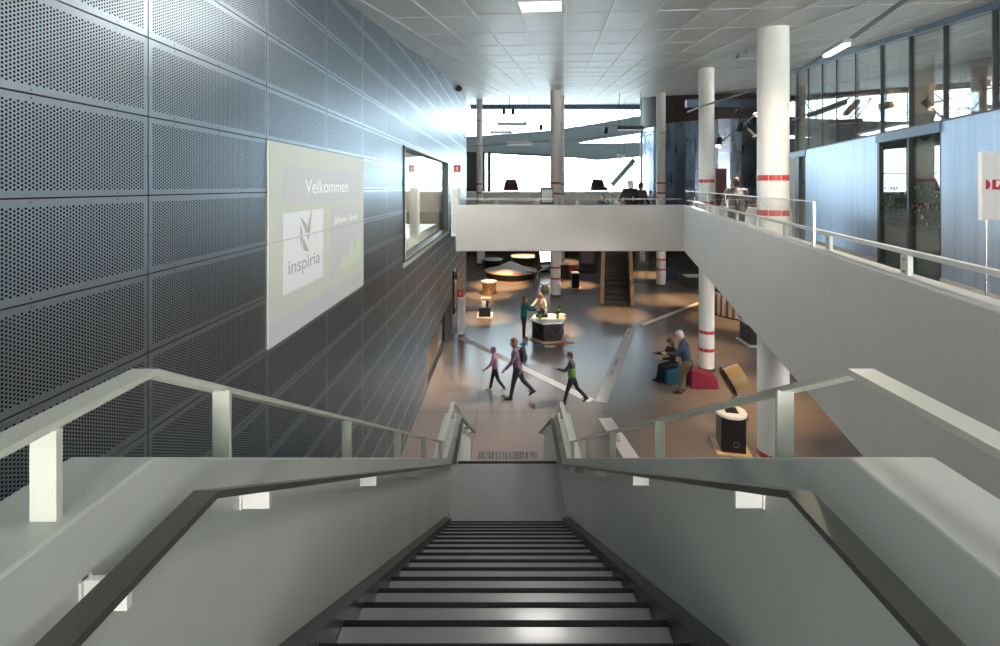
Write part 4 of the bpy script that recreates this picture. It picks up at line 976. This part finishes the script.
def person(label, loc, face, H, lean=3, armL=(5,8,15), armR=(5,8,15), legL=(0,0), legR=(0,0), shirt=(.1,.1,.1), trousers=(.02,.02,.025), shoe=(.02,.02,.022), hair=(.08,.05,.03),
           hairstyle='short', head=(0,0), sleeve=1, build=1.0, coat=0.0, cap=None, vest=None, backpack=None, floor=None, skirt=False, key=''):
    """face: direction faced, degrees clockwise from away-from-camera (+Y). arm=(swing fwd, abduct, elbow); leg=(swing fwd, knee bend); head=(pitch, yaw)"""
    k=H/1.75; X=Vector
    t=thing('person',label,'person',(0,0,0),R(-face))
    rx=lambda a: X((0,math.sin(R(a)),-math.cos(R(a))))
    upd=X((0,math.sin(R(lean)),math.cos(R(lean)))); fw=X((0,math.cos(R(lean)),-math.sin(R(lean))))
    pel=X((0,0,.93)); chest=pel+upd*.34; neck=pel+upd*.52; hc=neck+upd*.145+fw*.03
    J={}
    for s,nm,arm,leg in ((-1,'L',armL,legL),(1,'R',armR,legR)):
        sh=pel+upd*.475+X((s*.185*build,0,0)); a=R(arm[1])
        def adir(sw,ab): d=rx(sw); return (X((s*math.sin(R(ab)),0,0))+d*math.cos(R(ab))).normalized()
        el=sh+adir(arm[0],arm[1])*.29; wd=adir(arm[0]+arm[2],arm[1]-(arm[3] if len(arm)>3 else arm[2]*.15)); wr=el+wd*.255
        hip=pel+X((s*.092*build,0,-.04)); kn=hip+rx(leg[0])*.43; an=kn+rx(leg[0]-leg[1])*.41
        J[nm]=dict(s=s,sh=sh,el=el,wr=wr,wd=wd,hip=hip,kn=kn,an=an,shin=leg[0]-leg[1],leg=leg)
    low=min(J[n]['an'].z for n in 'LR')-.075
    off=X((0,0,-low))
    def w(p): return (p+off)*k
    # body: one continuous skin
    b=MB(); c=lambda p,q,r1,r2: b.cap(w(p),w(q),r1*k,r2*k)
    hm=Matrix.Rotation(R(-head[1]),3,'Z')@Matrix.Rotation(R(-lean*.5-head[0]),3,'X')
    b.ball(w(hc+X((0,0,.035))),.098*k,(.80,.98,1.05),hm,16,12); b.ball(w(hc)+hm@X((0,.022,-.055))*k,.070*k,(.82,.95,.9),hm,14,10)
    b.cap(w(hc)+hm@X((0,.092,.02))*k,w(hc)+hm@X((0,.112,-.018))*k,.010*k,.016*k)
    for s in (-1,1): b.ball(w(hc)+hm@X((s*.079,-.005,.005))*k,.030*k,(.35,.7,1.05),hm,8,6)
    b.ball(w(hc)+hm@X((0,.088,-.058))*k,.020*k,(1.3,.5,.45),hm,8,6)
    c(neck-upd*.06,hc-upd*.04,.058,.052)
    c(pel+upd*.12,chest,.100*build,.104*build); c(chest+upd*.06+X((-.09*build,0,0)),chest+upd*.06+X((.09*build,0,0)),.075,.075); c(pel+X((-.06,0,0)),pel+X((.06,0,0)),.095*build,.095*build)
    for n in 'LR':
        j=J[n]; s=j['s']; c(j['sh'],j['el'],.048,.040); c(j['el'],j['wr'],.039,.026); c(j['sh'],neck-upd*.07,.042,.045)
        c(j['hip'],j['kn'],.078*build,.055); c(j['kn'],j['an'],.053,.036); c(j['an'],j['an']+rx(90)*.13+X((0,0,-.04)),.036,.026)
        d=j['wd']; side=X((s,0,0)); side=(side-d*side.dot(d)).normalized(); inn=d.cross(side).normalized()
        if inn.y<0: inn=-inn
        pc=j['wr']+d*.05
        for q in range(4):
            o=inn*(.027-.018*q); ln=(.072,.080,.074,.058)[q]; base=j['wr']+d*.085+o; c(j['wr']+d*.01+o*.7,base,.013,.0125)
            mid=base+(d-side*.22).normalized()*ln*.55; c(base,mid,.0095,.009); c(mid,mid+(d-side*.75).normalized()*ln*.5,.009,.0075)
        tb=j['wr']+d*.03+inn*.026; tm=tb+(d*.6+inn*.7-side*.2).normalized()*.042; c(tb,tm,.012,.0105); c(tm,tm+(d*.9+inn*.25-side*.3).normalized()*.032,.010,.008)
    body=remeshed(b,'body',M['skin'],.0085,2,t,.4)
    for s in (-1,1): MB().ball(w(hc)+hm@X((s*.032,.086,.022))*k,.011*k,seg=8,rings=6).build('eye',M['eye'],t,smooth=True)
    # shirt / jacket
    b=MB(); c=lambda p,q,r1,r2: b.cap(w(p),w(q),r1*k,r2*k)
    lowz=-.02-coat
    c(pel+upd*(.06+lowz)+X((-.055*build,0,0)),chest+X((-.07*build,0,0)),.112*build,.105*build); c(pel+upd*(.06+lowz)+X((.055*build,0,0)),chest+X((.07*build,0,0)),.112*build,.105*build)
    c(chest+X((-.06,0,0)),chest+X((.06,0,0)),.118*build,.118*build); c(chest+upd*.07+X((-.10*build,0,0)),chest+upd*.07+X((.10*build,0,0)),.088,.088); c(chest+upd*.10,neck-upd*.015,.10,.074)
    for n in 'LR':
        j=J[n]; c(j['sh']+upd*.005,neck-upd*.045,.068,.066); c(j['sh'],j['el'],.066,.056)
        if sleeve: c(j['el'],j['el']+(j['wr']-j['el'])*(.93 if sleeve==1 else sleeve),.055,.043)
    ma=mat('cloth_top_'+key,shirt,.8,0,.14,7)
    remeshed(b,'jacket' if coat>.05 else 'shirt',ma,.014,3,t)
    # trousers
    b=MB(); c=lambda p,q,r1,r2: b.cap(w(p),w(q),r1*k,r2*k)
    c(pel+X((-.055*build,0,.06)),pel+X((.055*build,0,.06)),.108*build,.108*build); c(pel+X((-.06,0,-.03)),pel+X((.06,0,-.03)),.108*build,.108*build)
    for n in 'LR':
        j=J[n]; c(j['hip'],j['kn'],.096*build,.068); c(j['kn'],j['an']+(j['kn']-j['an'])*.06,.067,.056)
    remeshed(b,'trousers',mat('cloth_leg_'+key,trousers,.8,0,.14,7),.014,3,t)
    ms=mat('shoe_'+key,shoe,.5)
    for n in 'LR':
        j=J[n]; pitch=max(-60,min(10,(j['shin'])*.8)) if j['shin']<-8 else 0
        if j['an'].z-.075>low+.03 and j['shin']>8: pitch=20
        fm=Matrix.Rotation(R(pitch),3,'X'); b=MB(); a=w(j['an'])
        hl=a+fm@X((0,-.035,-.045))*k; to=a+fm@X((0,.165,-.05))*k; b.cap(a+fm@X((0,-.005,-.01))*k,hl,.046*k,.034*k); b.cap(hl,to,.034*k,.027*k); b.cap(hl+X((.0,.05,0))*k,to+fm@X((j['s']*.012,-.06,.004))*k,.038*k,.036*k); b.cap(a,to+fm@X((0,-.05,.012))*k,.042*k,.03*k)
        remeshed(b,'shoe',ms,.010,2,t)
    # hair
    mh=mat('hair_'+key,hair,.7,0,.2,40,stretch=(1,1,.2))
    hp=w(hc)
    if hairstyle!='bald' or cap:
        b=MB(); q=lambda v,r,scl: b.ball(hp+hm@X(v)*k,r*k,scl,hm,14,10)
        q((0,-.022,.058),.104,(.86,1.0,.98)); q((0,-.055,.0),.085,(.9,.7,1.0)); q((0,.02,.10),.07,(1.0,1.0,.55))
        if hairstyle in('bob','long'): q((-.062,-.02,-.03),.055,(.6,1,1.5)); q((.062,-.02,-.03),.055,(.6,1,1.5)); q((0,-.06,-.05),.08,(1.0,.6,1.2))
        if hairstyle=='long': q((0,-.075,-.13),.07,(1.15,.6,1.5))
        if hairstyle=='curly':
            for i in range(10): a=i*.628; q((.075*math.cos(a),-.03+.07*math.sin(a),.06),.05,(1,1,1))
        hh=remeshed(b,'cap' if cap else 'hair',mat('cap_'+key,cap,.8) if cap else mh,.009,2,t)
    if hairstyle=='ring':
        pass
    if vest:
        b=MB(); c=lambda p,q2,r1,r2: b.cap(w(p),w(q2),r1*k,r2*k)
        c(pel+upd*.06+X((-.055*build,0,0)),chest-upd*.10+X((-.07*build,0,0)),.121*build,.119*build); c(pel+upd*.06+X((.055*build,0,0)),chest-upd*.10+X((.07*build,0,0)),.121*build,.119*build); remeshed(b,'vest',mat('vest_'+key,vest,.7,0,.1),.014,3,t)
    if backpack:
        b=MB(); bc=chest-fw*.19; 
        b.cap(w(bc-upd*.14+X((-.05,0,0))),w(bc+upd*.10+X((-.05,0,0))),.10*k,.085*k); b.cap(w(bc-upd*.14+X((.05,0,0))),w(bc+upd*.10+X((.05,0,0))),.10*k,.085*k); b.cap(w(bc-fw*.06-upd*.13+X((-.05,0,0))),w(bc-fw*.06-upd*.08+X((.05,0,0))),.07*k,.07*k)
        bp=remeshed(b,'backpack_bag',mat('bag_'+key,backpack,.7,0,.15,20),.014,3,t)
        for s in (-1,1): MB().tube([w(bc+upd*.14+X((s*.09,0,0))),w(chest+upd*.165+fw*.02+X((s*.10,0,0))),w(chest+upd*.02+fw*.13+X((s*.11,0,0))),w(bc-upd*.12+fw*.08+X((s*.14,0,0)))],.016*k,8).build('strap',mat('strap_'+key,(.02,.02,.025),.7),bp,smooth=True)
    t.location=loc
    return t,k,off,J,w
def Fl(px,py): p=G(px,py); return (p.x,p.y,0)
# walking group
person('small walking child in a pink jacket and purple hat, dark trousers and white shoes',Fl(495,391.5),-90,1.27,4,armL=(25,8,25),armR=(-20,8,20),legL=(-18,20),legR=(15,4),build=1.15,shirt=(.34,.18,.25),trousers=(.02,.02,.025),shoe=(.6,.58,.56),cap=(.16,.06,.18),key='pink',coat=.08)
person('walking woman in a purple jacket with a black backpack and dark trousers',Fl(517.5,398.5),-86,1.66,7,armL=(18,8,25),armR=(-15,8,20),legL=(15,4),legR=(-20,26),build=1.2,shirt=(.15,.09,.16),hair=(.14,.07,.04),hairstyle='bob',coat=.14,backpack=(.015,.015,.018),key='purple')
person('walking boy in a dark top with a bright green lower vest',Fl(572,403.5),-80,1.40,4,armL=(40,8,60),armR=(-10,8,25),legL=(20,6),legR=(-24,22),build=1.15,shirt=(.035,.045,.045),trousers=(.015,.015,.02),vest=(.09,.26,.03),hair=(.05,.03,.02),key='green')
# at the hexagonal table
person('woman in a teal jacket reaching towards the six-sided bottle table',Fl(523.8,338.6),88,1.60,2,armL=(48,4,42),armR=(52,4,38),shirt=(.015,.17,.17),trousers=(.012,.014,.025),hair=(.30,.14,.05),hairstyle='bob',coat=.12,build=1.2,shoe=(.25,.16,.10),key='teal')
g_=G(548,338); 
person('girl in a pale patterned top standing behind the six-sided table',(g_.x-.20,g_.y+1.05,0),186,1.50,12,armL=(55,10,30),armR=(60,25,20),shirt=(.50,.44,.38),trousers=(.03,.03,.035),hair=(.28,.16,.07),hairstyle='long',head=(18,0),key='girl')
# man and seated person at the pouf
person('white haired man in a blue jacket and khaki trousers standing by the pouf',Fl(687,393.5),-70,1.76,14,armL=(30,6,55),armR=(-4,10,30),legL=(14,2),legR=(10,6),shirt=(.028,.052,.095),trousers=(.17,.115,.06),hair=(.62,.60,.58),coat=.16,head=(15,0),build=1.35,shoe=(.05,.025,.015),key='blue')
person('person in dark clothes seated on the teal pouf behind the man in blue',(4.93,14.02,0),-95,1.62,8,armL=(30,6,60),armR=(35,6,60),legL=(84,84),legR=(80,70),shirt=(.015,.015,.018),trousers=(.012,.012,.015),hair=(.10,.05,.03),hairstyle='bob',head=(20,0),coat=.05,key='seated')
# upper floor
def Up(px,y,z=UP): return ((px-CX)/F*y,y,z)
person('bald man in a blue-grey shirt seated at the table behind the bridge rail',Up(597,17.0),80,1.78,16,armL=(45,6,40),armR=(48,6,35),legL=(86,86),legR=(84,84),shirt=(.07,.095,.15),trousers=(.03,.03,.04),hairstyle='bald',build=1.15,sleeve=0,key='bald')
person('fair haired child facing the camera at the table behind the bridge rail',Up(621,17.75),170,1.50,10,armL=(40,15,60),armR=(40,15,60),legL=(86,86),legR=(84,84),shirt=(.55,.45,.40),hair=(.55,.40,.22),hairstyle='curly',head=(15,0),sleeve=0,key='fair')
person('white haired person in a black coat standing at the table, back turned',Up(631,16.3),-25,1.84,4,armL=(25,8,40),armR=(5,10,15),shirt=(.012,.012,.014),hair=(.75,.72,.68),hairstyle='bob',coat=.16,build=1.3,key='whitehair')
person('dark haired person in a dark plum coat behind the white haired one',Up(638.5,17.3),60,1.76,8,armL=(25,8,30),armR=(5,12,30),shirt=(.05,.018,.028),hair=(.04,.03,.03),coat=.16,build=1.3,key='plum')
person('child in a grey checked shirt standing farther back on the bridge',Up(650.5,19.6),190,1.43,3,shirt=(.16,.18,.22),hair=(.12,.07,.04),key='check')
person('blond child leaning over the far side of the table on the bridge',Up(612,18.2),200,1.40,18,armL=(40,10,40),armR=(40,10,40),shirt=(.25,.42,.38),hair=(.50,.34,.18),hairstyle='short',key='blond')
person('dark haired man in a grey-brown shirt standing at the gallery counter, back turned',Up(736.5,12.4),12,1.86,5,armL=(15,12,35),armR=(15,12,35),shirt=(.17,.15,.14),trousers=(.03,.03,.035),hair=(.06,.03,.02),build=1.1,key='greyman')
# ================================================================ LIGHT AND CAMERA
w=bpy.data.worlds.new('overcast_sky'); sc.world=w; w.use_nodes=True; t=w.node_tree; t.nodes.clear()
out=N(t,'ShaderNodeOutputWorld'); bg=N(t,'ShaderNodeBackground'); L(t,bg.outputs[0],out.inputs[0])
tc_=N(t,'ShaderNodeTexCoord'); sp=N(t,'ShaderNodeSeparateXYZ'); L(t,tc_.outputs['Generated'],sp.inputs[0])
no=N(t,'ShaderNodeTexNoise'); no.inputs['Scale'].default_value=2.5; no.inputs['Detail'].default_value=5; L(t,tc_.outputs['Generated'],no.inputs['Vector'])
mx=N(t,'ShaderNodeMix',data_type='RGBA'); L(t,no.outputs['Fac'],mx.inputs['Factor']); mx.inputs[6].default_value=(.64,.82,1.0,1); mx.inputs[7].default_value=(.88,.96,1.0,1)
rear=mth(t,'SMOOTH_MIN',mth(t,'MAXIMUM',mth(t,'MULTIPLY_ADD',sp.outputs['Y'],-1.6,0.1),0.0),1.0,.2)
m2=N(t,'ShaderNodeMix',data_type='RGBA'); L(t,rear,m2.inputs['Factor']); L(t,mx.outputs[2],m2.inputs[6]); m2.inputs[7].default_value=(1.0,.95,.885,1)
L(t,m2.outputs[2],bg.inputs[0]); L(t,mth(t,'MULTIPLY_ADD',mth(t,'SMOOTH_MIN',mth(t,'MAXIMUM',mth(t,'MULTIPLY',sp.outputs['Y'],-1.0),0.0),.8,.2),SKYB,SKY),bg.inputs[1])
# light from the visible ceiling lamp and the added fill lamps
for n_,(ix,iy) in enumerate(LUM):
    c=cr((ix+.5)*.71,(iy+.5)*1.5); area((c[0],c[1],ceil_z(c[1])-.03),(0,0,0),.6,.85,LAMP[n_],(1,.97,.91),'ceiling_lamp_light')
# warm spotlights of the exhibition
def sp_(loc,to,power,angle=60,col=(1,.62,.30),blend=.7):
    l=bpy.data.lights.new('exhibit_spot','SPOT'); l.energy=power; l.spot_size=R(angle); l.spot_blend=blend; l.color=col; l.shadow_soft_size=.06
    o=bpy.data.objects.new('exhibit_spot',l); COL.objects.link(o); o.location=loc
    o.rotation_euler=(Vector(to)-Vector(loc)).to_track_quat('-Z','Y').to_euler()
sp_((5.8,13.0,6.8),(-.2,11.5,0),TRK,72,(1,.90,.80),.8); sp_((6.9,12.5,7.7),(3.0,11.5,0),TRK*.6,72,(1,.90,.80),.8)
lc=P(836,50.5,6.5); area((lc.x,lc.y,lc.z-.03),(0,0,R(-5)),.1,.7,60,(1,.85,.65),'track_lamp_light')
for (px,py,pw,an) in SPOTS:
    q=G(px,py); z=3.6
    sp_((q.x+.2,q.y-.5,z),(q.x,q.y,0),pw*SPK,an)
# portals guide sky light through the glazing
def portal(c,rot,sx,sy):
    o=area(c,rot,sx,sy,1,(1,1,1),'window_portal'); o.data.cycles.is_portal=True
cam=bpy.data.cameras.new('camera'); co=bpy.data.objects.new('camera',cam); COL.objects.link(co); sc.camera=co
co.location=(0,0,CZ); co.rotation_euler=(R(90),0,0); cam.sensor_width=36; cam.lens=36*F/1000
cam.shift_x=-(CX-500)/1000; cam.shift_y=-(323-HY)/1000; cam.clip_start=.05; cam.clip_end=300
sc.view_settings.view_transform='Standard'; sc.view_settings.look='None'; sc.view_settings.gamma=1; sc.view_settings.use_curve_mapping=False
sc.view_settings.exposure=EXPO
sc.cycles.use_denoising=True
sc.cycles.max_bounces=10; sc.cycles.diffuse_bounces=5; sc.cycles.glossy_bounces=5; sc.cycles.transparent_max_bounces=16; sc.cycles.sample_clamp_indirect=8
